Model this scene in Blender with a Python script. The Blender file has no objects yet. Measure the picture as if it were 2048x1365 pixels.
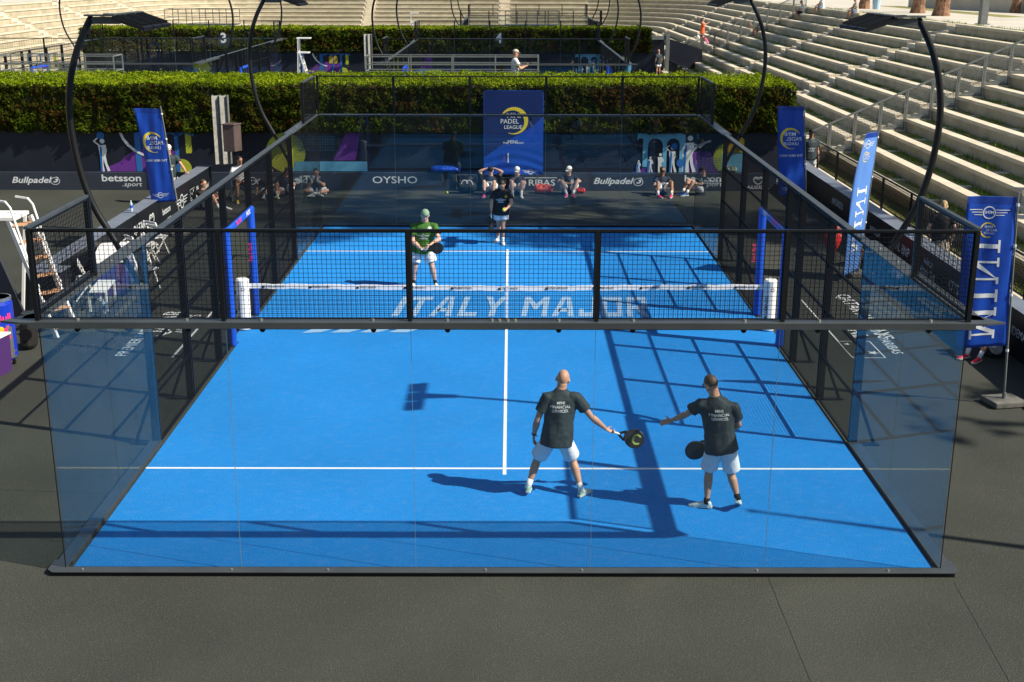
import bpy, bmesh, math, random
import numpy as np
from mathutils import Vector, Matrix, noise
from mathutils.bvhtree import BVHTree
random.seed(7); rng = np.random.default_rng(7)
V = Vector
S = bpy.context.scene
COL = S.collection
# ------------------------------------------------------------------ camera, sky, sun
cam_d = bpy.data.cameras.new('camera'); cam = bpy.data.objects.new('camera', cam_d); COL.objects.link(cam)
S.camera = cam
cam_d.sensor_width = 36; cam_d.lens = 36*2468.6/2048; cam_d.clip_end = 1200; cam_d.clip_start = .1
cam.location = (.0812, -12.84, 6.603)
cam.rotation_euler = (1.2806, -.0019, -.0006)
W = bpy.data.worlds.new('World'); S.world = W; W.use_nodes = True
nt = W.node_tree; bg = nt.nodes['Background']
sky = nt.nodes.new('ShaderNodeTexSky'); sky.sky_type = 'NISHITA'; sky.sun_disc = False
sky.sun_elevation = math.radians(42.2); sky.sun_rotation = math.radians(108.1)
nt.links.new(sky.outputs[0], bg.inputs[0]); bg.inputs[1].default_value = .082
SUN = V((3.15, -1.03, 3.0)).normalized()
sd = bpy.data.lights.new('sun', 'SUN'); sun = bpy.data.objects.new('sun', sd); COL.objects.link(sun)
sd.energy = 5.0; sd.angle = math.radians(.53); sd.color = (1, .93, .80)
sun.rotation_euler = SUN.to_track_quat('Z', 'Y').to_euler(); sun.location = (30, -10, 30)
S.view_settings.view_transform = 'Standard'; S.view_settings.look = 'None'
S.view_settings.exposure = .52; S.view_settings.gamma = 1
S.render.engine = 'CYCLES'
S.cycles.transparent_max_bounces = 24; S.cycles.max_bounces = 6; S.cycles.diffuse_bounces = 3
S.cycles.caustics_reflective = False; S.cycles.caustics_refractive = False

# ------------------------------------------------------------------ materials
def mat(name, c, rough=.6, metal=0, spec=.4, n_scale=0, n_amt=0, bump=0, c2=None, sheen=0, fine=0, fine_amt=0, b_scale=None):
    m = bpy.data.materials.new(name); m.use_nodes = True
    N = m.node_tree.nodes; L = m.node_tree.links; p = N['Principled BSDF']
    p.inputs['Base Color'].default_value = (*c, 1); p.inputs['Roughness'].default_value = rough
    p.inputs['Metallic'].default_value = metal; p.inputs['Specular IOR Level'].default_value = spec
    if sheen: p.inputs['Sheen Weight'].default_value = sheen
    if n_scale or fine or bump:
        tc = N.new('ShaderNodeTexCoord')
        out = None
        if n_scale:
            t = N.new('ShaderNodeTexNoise'); t.inputs['Scale'].default_value = n_scale; t.inputs['Detail'].default_value = 6
            L.new(tc.outputs['Object'], t.inputs['Vector'])
            r = N.new('ShaderNodeValToRGB'); r.color_ramp.elements[0].position = .32; r.color_ramp.elements[1].position = .68
            d = c2 if c2 else tuple(max(0, x*(1-n_amt)) for x in c)
            e = c if c2 else tuple(min(1, x*(1+n_amt)) for x in c)
            r.color_ramp.elements[0].color = (*d, 1); r.color_ramp.elements[1].color = (*e, 1)
            L.new(t.outputs[0], r.inputs[0]); out = r.outputs[0]
        if fine:
            t2 = N.new('ShaderNodeTexNoise'); t2.inputs['Scale'].default_value = fine; t2.inputs['Detail'].default_value = 2
            L.new(tc.outputs['Object'], t2.inputs['Vector'])
            r2 = N.new('ShaderNodeValToRGB'); r2.color_ramp.elements[0].position = .3; r2.color_ramp.elements[1].position = .7
            a, b = 1-fine_amt, 1+fine_amt
            r2.color_ramp.elements[0].color = (a, a, a, 1); r2.color_ramp.elements[1].color = (b, b, b, 1)
            L.new(t2.outputs[0], r2.inputs[0])
            mx = N.new('ShaderNodeMix'); mx.data_type = 'RGBA'; mx.blend_type = 'MULTIPLY'; mx.inputs[0].default_value = 1
            if out: L.new(out, mx.inputs[6])
            else: mx.inputs[6].default_value = (*c, 1)
            L.new(r2.outputs[0], mx.inputs[7]); out = mx.outputs[2]
        if out: L.new(out, p.inputs['Base Color'])
        if bump:
            t3 = N.new('ShaderNodeTexNoise'); t3.inputs['Scale'].default_value = b_scale or fine or n_scale*4; t3.inputs['Detail'].default_value = 4
            L.new(tc.outputs['Object'], t3.inputs['Vector'])
            bp = N.new('ShaderNodeBump'); bp.inputs['Strength'].default_value = bump; bp.inputs['Distance'].default_value = .02
            L.new(t3.outputs[0], bp.inputs['Height']); L.new(bp.outputs[0], p.inputs['Normal'])
    return m
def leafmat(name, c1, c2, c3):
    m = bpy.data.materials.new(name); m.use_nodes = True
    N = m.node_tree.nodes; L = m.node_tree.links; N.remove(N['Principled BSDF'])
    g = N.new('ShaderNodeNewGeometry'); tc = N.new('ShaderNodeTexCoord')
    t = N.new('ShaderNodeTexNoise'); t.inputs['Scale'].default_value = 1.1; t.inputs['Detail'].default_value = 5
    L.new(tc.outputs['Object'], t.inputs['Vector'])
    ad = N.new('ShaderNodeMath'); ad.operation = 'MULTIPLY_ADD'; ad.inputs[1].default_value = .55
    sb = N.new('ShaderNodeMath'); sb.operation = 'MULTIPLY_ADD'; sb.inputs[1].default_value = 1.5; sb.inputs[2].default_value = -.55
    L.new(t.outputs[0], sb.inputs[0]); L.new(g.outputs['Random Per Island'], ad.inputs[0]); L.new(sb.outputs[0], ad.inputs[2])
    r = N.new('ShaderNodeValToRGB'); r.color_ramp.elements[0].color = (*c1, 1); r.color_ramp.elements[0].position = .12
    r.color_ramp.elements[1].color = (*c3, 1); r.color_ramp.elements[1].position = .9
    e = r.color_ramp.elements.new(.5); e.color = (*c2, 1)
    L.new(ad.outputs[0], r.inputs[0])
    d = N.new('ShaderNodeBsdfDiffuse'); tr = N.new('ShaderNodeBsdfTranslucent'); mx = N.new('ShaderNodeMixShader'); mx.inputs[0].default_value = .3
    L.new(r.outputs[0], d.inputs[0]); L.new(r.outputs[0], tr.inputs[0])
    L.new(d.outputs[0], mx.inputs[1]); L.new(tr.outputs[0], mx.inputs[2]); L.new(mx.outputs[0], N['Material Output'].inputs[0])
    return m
def glassmat(name, tint, base=.034, white=0):
    m = bpy.data.materials.new(name); m.use_nodes = True
    N = m.node_tree.nodes; L = m.node_tree.links; N.remove(N['Principled BSDF'])
    lw = N.new('ShaderNodeLayerWeight'); lw.inputs[0].default_value = .5
    pw = N.new('ShaderNodeMath'); pw.operation = 'POWER'; pw.inputs[1].default_value = 6.2; L.new(lw.outputs['Facing'], pw.inputs[0])
    ma = N.new('ShaderNodeMath'); ma.operation = 'MULTIPLY_ADD'; ma.inputs[1].default_value = 1-base; ma.inputs[2].default_value = base
    L.new(pw.outputs[0], ma.inputs[0])
    t = N.new('ShaderNodeBsdfTransparent'); t.inputs[0].default_value = (*tint, 1)
    g = N.new('ShaderNodeBsdfGlossy'); g.inputs['Roughness'].default_value = 0; g.inputs[0].default_value = (.58, .62, .62, 1)
    mx = N.new('ShaderNodeMixShader'); L.new(ma.outputs[0], mx.inputs[0]); L.new(t.outputs[0], mx.inputs[1]); L.new(g.outputs[0], mx.inputs[2])
    # thin film of dust and smears
    tc = N.new('ShaderNodeTexCoord'); no = N.new('ShaderNodeTexNoise'); no.inputs['Scale'].default_value = 2.3; no.inputs['Detail'].default_value = 8; no.inputs['Roughness'].default_value = .65; L.new(tc.outputs['Object'], no.inputs['Vector'])
    rr = N.new('ShaderNodeMapRange'); rr.inputs['From Min'].default_value = .4; rr.inputs['From Max'].default_value = .75; rr.inputs['To Min'].default_value = .001; rr.inputs['To Max'].default_value = .010; L.new(no.outputs[0], rr.inputs['Value'])
    df = N.new('ShaderNodeBsdfDiffuse'); df.inputs[0].default_value = (.75, .75, .70, 1); m2 = N.new('ShaderNodeMixShader')
    L.new(rr.outputs[0], m2.inputs[0]); L.new(mx.outputs[0], m2.inputs[1]); L.new(df.outputs[0], m2.inputs[2])
    L.new(m2.outputs[0], N['Material Output'].inputs[0])
    return m
def decalmat(name, c, a):
    m = bpy.data.materials.new(name); m.use_nodes = True
    p = m.node_tree.nodes['Principled BSDF']; p.inputs['Base Color'].default_value = (*c, 1); p.inputs['Alpha'].default_value = a
    p.inputs['Roughness'].default_value = .5
    return m
def rubbermat():
    m = mat('dark rubber ground', (.047,.050,.041), .9, spec=.15, n_scale=.4, n_amt=.15, fine=85, fine_amt=.8, bump=.07, b_scale=120)
    N = m.node_tree.nodes; L = m.node_tree.links; p = N['Principled BSDF']; src = p.inputs['Base Color'].links[0].from_socket
    tc = [n for n in N if n.type == 'TEX_COORD'][0]
    t = N.new('ShaderNodeTexVoronoi'); t.inputs['Scale'].default_value = 66; L.new(tc.outputs['Object'], t.inputs['Vector'])
    lt = N.new('ShaderNodeMath'); lt.operation = 'LESS_THAN'; lt.inputs[1].default_value = .22; L.new(t.outputs['Distance'], lt.inputs[0])
    sp = N.new('ShaderNodeSeparateColor'); L.new(t.outputs['Color'], sp.inputs[0])
    gt = N.new('ShaderNodeMath'); gt.operation = 'GREATER_THAN'; gt.inputs[1].default_value = .72; L.new(sp.outputs[0], gt.inputs[0])
    mu = N.new('ShaderNodeMath'); mu.operation = 'MULTIPLY'; L.new(lt.outputs[0], mu.inputs[0]); L.new(gt.outputs[0], mu.inputs[1])
    mx = N.new('ShaderNodeMix'); mx.data_type = 'RGBA'; mx.inputs[7].default_value = (.17,.155,.12,1); L.new(mu.outputs[0], mx.inputs[0]); L.new(src, mx.inputs[6])
    # worn paler patches
    t2 = N.new('ShaderNodeTexNoise'); t2.inputs['Scale'].default_value = .9; t2.inputs['Detail'].default_value = 8; t2.inputs['Roughness'].default_value = .7; L.new(tc.outputs['Object'], t2.inputs['Vector'])
    r = N.new('ShaderNodeValToRGB'); r.color_ramp.elements[0].position = .55; r.color_ramp.elements[1].position = .85; r.color_ramp.elements[0].color = (0,0,0,1); r.color_ramp.elements[1].color = (.45,.45,.45,1); L.new(t2.outputs[0], r.inputs[0])
    m2 = N.new('ShaderNodeMix'); m2.data_type = 'RGBA'; m2.inputs[7].default_value = (.085,.083,.068,1); L.new(r.outputs[0], m2.inputs[0]); L.new(mx.outputs[2], m2.inputs[6]); L.new(m2.outputs[2], p.inputs['Base Color'])
    return m
def turfmat():
    m = mat('blue turf', (.016,.225,.62), .85, spec=.12, n_scale=.45, n_amt=.07, fine=75, fine_amt=.34, bump=.35, b_scale=140)
    N = m.node_tree.nodes; L = m.node_tree.links; p = N['Principled BSDF']; src = p.inputs['Base Color'].links[0].from_socket
    tc = [n for n in N if n.type == 'TEX_COORD'][0]
    mp = N.new('ShaderNodeMapping'); mp.inputs['Scale'].default_value = (1.3, 2.2, 1); mp.inputs['Rotation'].default_value = (0, 0, .4); L.new(tc.outputs['Object'], mp.inputs[0])
    t = N.new('ShaderNodeTexNoise'); t.inputs['Scale'].default_value = 4.2; t.inputs['Detail'].default_value = 10; t.inputs['Roughness'].default_value = .72; L.new(mp.outputs[0], t.inputs['Vector'])
    r = N.new('ShaderNodeValToRGB'); r.color_ramp.elements[0].position = .50; r.color_ramp.elements[1].position = .80; r.color_ramp.elements[0].color = (0,0,0,1); r.color_ramp.elements[1].color = (.26,.26,.26,1); L.new(t.outputs[0], r.inputs[0])
    mx = N.new('ShaderNodeMix'); mx.data_type = 'RGBA'; mx.inputs[7].default_value = (.20,.36,.60,1); L.new(r.outputs[0], mx.inputs[0]); L.new(src, mx.inputs[6]); L.new(mx.outputs[2], p.inputs['Base Color'])
    return m
M = dict(
 turf=turfmat(),
 faded=mat('faded white turf paint', (.27,.44,.66), .85, fine=45, fine_amt=.3),
 line=mat('white line turf', (.80,.80,.78), .8, fine=60, fine_amt=.06),
 rubber=rubbermat(),
 black=mat('black powder coated steel', (.006,.006,.007), .45, spec=.3),
 wire=mat('black wire', (.005,.005,.006), .55, spec=.2),
 greysteel=mat('dark grey steel', (.050,.056,.058), .42, metal=.0, spec=.5, n_scale=3, n_amt=.12),
 bolt=mat('zinc bolt', (.55,.52,.46), .35, metal=.8),
 galv=mat('galvanised steel', (.17,.18,.17), .5, metal=.0, n_scale=6, n_amt=.12),
 glass=glassmat('tempered glass', (.90,.935,.94)),
 joint=mat('polished glass edge', (.16,.25,.26), .3, spec=.5),
 decal=decalmat('frosted print', (.75,.8,.8), .28),
 pad=mat('blue vinyl padding', (.010,.075,.50), .38, spec=.5, n_scale=2, n_amt=.1),
 white=mat('white paint', (.78,.77,.74), .5),
 vinyl=mat('white vinyl', (.82,.81,.80), .45, n_scale=4, n_amt=.03),
 print_grey=mat('worn white print', (.55,.58,.58), .6),
 print_white=mat('white print', (.72,.74,.74), .6),
 print_black=mat('black print', (.02,.02,.025), .6),
 net=mat('black netting', (.012,.012,.014), .8),
 navy=mat('navy printed vinyl', (.010,.013,.024), .55, spec=.35, n_scale=1.2, n_amt=.2),
 navy2=mat('slate banner vinyl', (.030,.038,.055), .5, spec=.4, n_scale=.8, n_amt=.12),
 wallcap=mat('grey blue wall cap', (.16,.18,.22), .5, spec=.4, n_scale=2, n_amt=.12),
 blackwall=mat('black banner vinyl', (.006,.008,.012), .4, spec=.4),
 purple=mat('purple print', (.14,.03,.26), .6), lime=mat('lime print', (.42,.46,.03), .6, n_scale=3, n_amt=.15),
 skyb=mat('light blue print', (.13,.40,.58), .6, n_scale=3, n_amt=.15), midb=mat('mid blue print', (.02,.14,.42), .6),
 ochre=mat('ochre print', (.45,.32,.02), .6), teal=mat('teal print', (.05,.16,.22), .6),
 trav=mat('travertine', (.62,.545,.41), .8, spec=.2, n_scale=1.3, n_amt=.14, fine=25, fine_amt=.12, bump=.3, b_scale=30),
 riser=mat('cement riser', (.45,.385,.275), .85, spec=.2, n_scale=1.1, n_amt=.18, fine=18, fine_amt=.08, bump=.2, b_scale=30),
 plaza=mat('pale paving', (.55,.50,.41), .85, n_scale=.5, n_amt=.12, fine=12, fine_amt=.08),
 granite=mat('pink granite curb', (.26,.15,.10), .7, n_scale=3, n_amt=.3, fine=40, fine_amt=.2),
 soil=mat('grass and soil', (.20,.25,.05), .95, spec=.1, n_scale=1.4, c2=(.32,.24,.13), fine=30, fine_amt=.35, bump=.8, b_scale=40),
 soil2=mat('pine bark', (.22,.12,.07), .95, n_scale=3, n_amt=.5, fine=14, fine_amt=.5, bump=1, b_scale=9),
 blade=leafmat('grass blades', (.09,.15,.02), (.16,.26,.03), (.30,.32,.07)),
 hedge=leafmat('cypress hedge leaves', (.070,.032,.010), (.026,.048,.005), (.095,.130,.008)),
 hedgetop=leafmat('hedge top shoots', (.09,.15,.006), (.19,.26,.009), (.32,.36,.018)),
 hedgecore=mat('hedge inner twigs', (.020,.022,.008), .95, n_scale=5, n_amt=.5),
 pine=leafmat('pine needles', (.02,.05,.01), (.03,.08,.015), (.05,.11,.02)),
 skin=mat('skin', (.53,.28,.18), .5, spec=.35, n_scale=9, n_amt=.08), skin2=mat('pale skin', (.62,.37,.27), .5, spec=.35, n_scale=9, n_amt=.08),
 skind=mat('tanned skin', (.36,.18,.11), .5, spec=.35, n_scale=9, n_amt=.08),
 hair=mat('dark hair', (.018,.012,.009), .6), hairb=mat('brown hair', (.07,.042,.024), .6, fine=120, fine_amt=.4), blond=mat('blond hair', (.35,.24,.11), .6),
 tee=mat('dark slate shirt', (.026,.040,.047), .7, spec=.3, n_scale=5, n_amt=.15), teeg=mat('green shirt', (.035,.13,.012), .75, n_scale=5, n_amt=.12),
 teenavy=mat('navy shirt', (.010,.018,.04), .75), teeblack=mat('black shirt', (.010,.011,.013), .75), teewhite=mat('white shirt', (.68,.68,.66), .75),
 shorts=mat('white shorts', (.74,.75,.77), .7, n_scale=6, n_amt=.05), sock=mat('white sock', (.75,.75,.73), .9), sockb=mat('black sock', (.012,.012,.014), .9),
 shoeg=mat('mint green shoe', (.16,.36,.25), .5, n_scale=25, c2=(.62,.72,.62)), shoew=mat('cream shoe', (.70,.70,.62), .5, n_scale=22, n_amt=.15), shoel=mat('lime shoe accent', (.45,.60,.03), .5),
 shoep=mat('pink shoe', (.85,.06,.25), .5), shoeb=mat('blue shoe', (.01,.08,.33), .5), shoey=mat('yellow shoe', (.60,.42,.01), .5), shoek=mat('black shoe', (.02,.02,.02), .5),
 sole=mat('pale sole', (.6,.62,.55), .6), capw=mat('white cap', (.78,.78,.75), .8), capg=mat('sage cap', (.20,.30,.20), .8), capk=mat('black cap', (.015,.015,.02), .8),
 orange=mat('orange dress', (.85,.13,.03), .7), pinkc=mat('pink shirt', (.75,.16,.33), .7), bluec=mat('blue shirt', (.03,.22,.33), .7), beige=mat('beige shirt', (.5,.44,.34), .7),
 denim=mat('blue denim', (.10,.20,.36), .8), bagk=mat('black bag', (.012,.014,.018), .7), coral=mat('coral bag', (.72,.10,.06), .6, n_scale=8, n_amt=.2), redbag=mat('red bag', (.6,.02,.02), .6),
 yellowball=mat('yellow felt', (.55,.75,.03), .9), carbon=mat('carbon racket', (.012,.014,.016), .35, spec=.5), acid=mat('acid yellow print', (.45,.55,.12), .5),
 canblue=mat('royal blue can', (.008,.035,.42), .25, spec=.6), silver=mat('silver', (.6,.6,.6), .28, metal=.9), cred=mat('red print', (.75,.02,.04), .5), cpink=mat('pink red print', (.85,.04,.16), .5), cyellow=mat('yellow print', (.75,.50,.02), .5),
 dpurple=mat('deep purple', (.06,.022,.12), .5), wood=mat('pale wood', (.48,.26,.13), .6, n_scale=5, n_amt=.25),
 flag=mat('royal blue flag', (.008,.065,.42), .45, spec=.4, n_scale=1.2, n_amt=.12, bump=.25, b_scale=5),
 flagp=mat('pale blue flag', (.10,.24,.62), .45, spec=.4, n_scale=1.2, n_amt=.1, bump=.25, b_scale=5),
 flagtop=mat('deep blue sleeve', (.005,.04,.28), .5), lyellow=mat('league yellow', (.72,.58,.05), .6), posterd=mat('poster dark blue', (.006,.022,.11), .5),
 speaker=mat('speaker plastic', (.02,.019,.018), .5, n_scale=9, n_amt=.2), spkb=mat('brown speaker cabinet', (.085,.06,.055), .6, n_scale=3, n_amt=.15),
 darkblock=mat('grey paving block', (.13,.125,.11), .85, n_scale=8, n_amt=.25),
 concrete=mat('concrete block', (.32,.31,.28), .85, n_scale=8, n_amt=.25), wallpanel=mat('white wall', (.62,.60,.55), .7, n_scale=.8, n_amt=.06),
 waterb=mat('water bottle plastic', (.45,.62,.75), .15, spec=.7), lens=mat('dark lens', (.01,.01,.012), .15),
 lamp=mat('floodlight lens', (.35,.34,.32), .35, spec=.6), towel=mat('green white towel', (.5,.6,.5), .9, n_scale=18, c2=(.04,.10,.06)),
)

# ------------------------------------------------------------------ mesh helpers
OFF = {}
KIDS = {}
def adopt(o, parent):
    o.parent = parent; KIDS.setdefault(parent.name, []).append(o)
def link(o, parent=None):
    COL.objects.link(o)
    if parent is not None: adopt(o, parent)
    return o
def tag(o, label=None, cat=None, group=None, kind=None):
    if label: o['label'] = label
    if cat: o['category'] = cat
    if group: o['group'] = group
    if kind: o['kind'] = kind
    return o
def thing(name, loc, label, cat, group=None):
    o = bpy.data.objects.new(name, None); COL.objects.link(o); o.location = loc; o.empty_display_size = .2
    OFF[o.name] = V(loc); return tag(o, label, cat, group)
def kids(o): return [c for c in bpy.data.objects if c.parent == o]
def copy_tree(o, parent=None):
    c = o.copy(); COL.objects.link(c)
    if parent is not None: adopt(c, parent)
    OFF[c.name] = OFF.get(o.name, V((0,0,0)))
    for ch in list(KIDS.get(o.name, [])): copy_tree(ch, c)
    return c
class MB:
    def __init__(s): s.v = []; s.f = []; s.fl = []
    def add(s, vs, fs):
        b = len(s.v); s.v += [tuple(x) for x in vs]; s.f += [tuple(b+i for i in f) for f in fs]; return s
    def box(s, x0, x1, y0, y1, z0, z1):
        return s.add([(x0,y0,z0),(x1,y0,z0),(x1,y1,z0),(x0,y1,z0),(x0,y0,z1),(x1,y0,z1),(x1,y1,z1),(x0,y1,z1)],
              [(0,3,2,1),(4,5,6,7),(0,1,5,4),(1,2,6,5),(2,3,7,6),(3,0,4,7)])
    def hexa(s, b, t):
        return s.add(list(b)+list(t), [(0,3,2,1),(4,5,6,7),(0,1,5,4),(1,2,6,5),(2,3,7,6),(3,0,4,7)])
    def obox(s, c, ax, ay, az):
        c = V(c); ax = V(ax); ay = V(ay); az = V(az)
        q = [(-1,-1),(1,-1),(1,1),(-1,1)]
        return s.hexa([c+ax*a+ay*b-az for a,b in q], [c+ax*a+ay*b+az for a,b in q])
    def bar(s, p, q, w, h=None, up=(0,0,1)):
        p = V(p); q = V(q); d = (q-p); L = d.length; d = d/L; h = h or w
        u = V(up)
        if abs(d.dot(u)) > .95: u = V((0,1,0))
        x = d.cross(u).normalized(); z = x.cross(d)
        return s.obox((p+q)/2, x*w/2, d*L/2, z*h/2)
    def cyl(s, p, q, r1, r2=None, n=8, caps=True):
        return s.loft([(p, r1, r1), (q, r2 if r2 is not None else r1, r2 if r2 is not None else r1)], n, caps=caps)
    def loft(s, rings, n=12, xdir=None, caps=True):
        # rings: (centre, rx, ry); plane is perpendicular to the path
        P = [V(r[0]) for r in rings]; b = len(s.v)
        x = None
        for i, (c, rx, ry) in enumerate(rings):
            d = (P[min(i+1, len(P)-1)]-P[max(i-1, 0)])
            if d.length < 1e-9: d = V((0,0,1))
            d.normalize()
            if xdir is not None: xx = V(xdir)
            elif x is None: xx = V((1,0,0)) if abs(d.x) < .9 else V((0,1,0))
            else: xx = x
            xx = (xx-d*xx.dot(d)); 
            if xx.length < 1e-6: xx = V((0,1,0)).cross(d)
            xx.normalize(); yy = d.cross(xx)
            x = xx
            for k in range(n):
                a = 2*math.pi*k/n; s.v.append(tuple(V(c)+xx*math.cos(a)*rx+yy*math.sin(a)*ry))
        for i in range(len(P)-1):
            for k in range(n):
                a = b+i*n+k; c = b+i*n+(k+1) % n; s.f.append((a, c, c+n, a+n))
        if caps:
            s.f.append(tuple(b+k for k in reversed(range(n)))); s.f.append(tuple(b+(len(P)-1)*n+k for k in range(n)))
        return s
    def cap(s, p, q, r1, r2, n=12, flat=1, xdir=None):
        p = V(p); q = V(q); d = (q-p).normalized(); R = []
        for a in (-80, -50, -22): R.append((p+d*r1*math.sin(math.radians(a)), r1*math.cos(math.radians(a))))
        R.append((p, r1)); R.append((q, r2))
        for a in (22, 50, 80): R.append((q+d*r2*math.sin(math.radians(a)), r2*math.cos(math.radians(a))))
        return s.loft([(c, r, r*flat) for c, r in R], n, xdir)
    def ell(s, c, rx, ry, rz, n=14, m=9, mat3=None):
        c = V(c); b = len(s.v); Mx = mat3 or Matrix.Identity(3)
        for i in range(m+1):
            t = math.pi*i/m
            for k in range(n):
                a = 2*math.pi*k/n
                s.v.append(tuple(c+Mx@V((rx*math.sin(t)*math.cos(a), ry*math.sin(t)*math.sin(a), rz*math.cos(t)))))
        for i in range(m):
            for k in range(n):
                a = b+i*n+k; d = b+i*n+(k+1) % n; s.f.append((a, a+n, d+n, d))
        return s
    def prism(s, pts, o, ux, uy, t):
        # flat outline pts (u,v) on plane o+u*ux+v*uy, thickness vector t
        o = V(o); ux = V(ux); uy = V(uy); t = V(t); n = len(pts)
        a = [o+ux*p[0]+uy*p[1] for p in pts]
        return s.add(a+[p+t for p in a], [tuple(range(n-1,-1,-1)), tuple(range(n,2*n))]+[(i,(i+1)%n,n+(i+1)%n,n+i) for i in range(n)])
    def sheet(s, pts, o, ux, uy):
        o = V(o); ux = V(ux); uy = V(uy)
        return s.add([o+ux*p[0]+uy*p[1] for p in pts], [tuple(range(len(pts)))])
    def mesh(s, name, m, off, smooth=False):
        me = bpy.data.meshes.new(name); o = off
        me.from_pydata([(a-o[0], b-o[1], c-o[2]) for a,b,c in s.v], [], s.f)
        if smooth: me.polygons.foreach_set('use_smooth', [True]*len(me.polygons))
        me.materials.append(m); me.update(); return me
    def build(s, name, m, parent=None, smooth=False, bevel=0):
        off = OFF.get(parent.name, V((0,0,0))) if parent is not None else V((0,0,0))
        me = s.mesh(name, m, off, smooth); ob = bpy.data.objects.new(name, me); link(ob, parent); OFF[ob.name] = off
        if bevel:
            b = ob.modifiers.new('bevel', 'BEVEL'); b.width = bevel; b.segments = 2; b.limit_method = 'ANGLE'
        return ob
TMP = bpy.data.scenes.new('workshop')
def remesh(mb, name, m, parent, vox, smooth=3, fold=0, fscale=9, squash=None):
    off = OFF.get(parent.name, V((0,0,0))) if parent is not None else V((0,0,0))
    me = mb.mesh(name, m, off); bm = bmesh.new(); bm.from_mesh(me); bmesh.ops.recalc_face_normals(bm, faces=bm.faces); bm.to_mesh(me); bm.free()
    ob = bpy.data.objects.new(name, me); TMP.collection.objects.link(ob)
    r = ob.modifiers.new('r', 'REMESH'); r.mode = 'VOXEL'; r.voxel_size = vox
    sm = ob.modifiers.new('s', 'SMOOTH'); sm.iterations = smooth; sm.factor = .5
    vl = TMP.view_layers[0]; vl.update(); dg = vl.depsgraph; me2 = bpy.data.meshes.new_from_object(ob.evaluated_get(dg))
    ob.modifiers.clear(); TMP.collection.objects.unlink(ob); COL.objects.link(ob); ob.data = me2; me2.name = name; bpy.data.meshes.remove(me)
    if fold:
        for v in me2.vertices:
            c = v.co*fscale; a = noise.noise(V((c.x, c.y, c.z*.35))); b = noise.noise(c*2.3)
            v.co += v.normal*(a*fold+b*fold*.35)
    me2.polygons.foreach_set('use_smooth', [True]*len(me2.polygons))
    if not me2.materials: me2.materials.append(m)
    if parent is not None: adopt(ob, parent)
    OFF[ob.name] = off
    return ob
# ------------------------------------------------------------------ 2D drawing: text and marks as outlines
_tc = {}
def text2d(t, size=1, shear=0, bold=0, sx=1, align='CENTER', space=1):
    key = (t, shear, bold, space, align)
    if key not in _tc:
        cu = bpy.data.curves.new('txt', 'FONT'); cu.body = t; cu.size = 1; cu.shear = shear; cu.offset = bold; cu.align_x = align
        cu.space_character = space; cu.resolution_u = 3; cu.fill_mode = 'FRONT'; cu.align_y = 'BOTTOM_BASELINE' if False else 'BOTTOM'
        ob = bpy.data.objects.new('txt', cu); TMP.collection.objects.link(ob)
        vl = TMP.view_layers[0]; vl.update(); dg = vl.depsgraph; me = bpy.data.meshes.new_from_object(ob.evaluated_get(dg))
        _tc[key] = ([(v.co.x, v.co.y) for v in me.vertices], [tuple(p.vertices) for p in me.polygons])
        bpy.data.objects.remove(ob); bpy.data.curves.remove(cu); bpy.data.meshes.remove(me)
    vs, fs = _tc[key]
    return [(x*size*sx, y*size) for x, y in vs], fs
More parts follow.
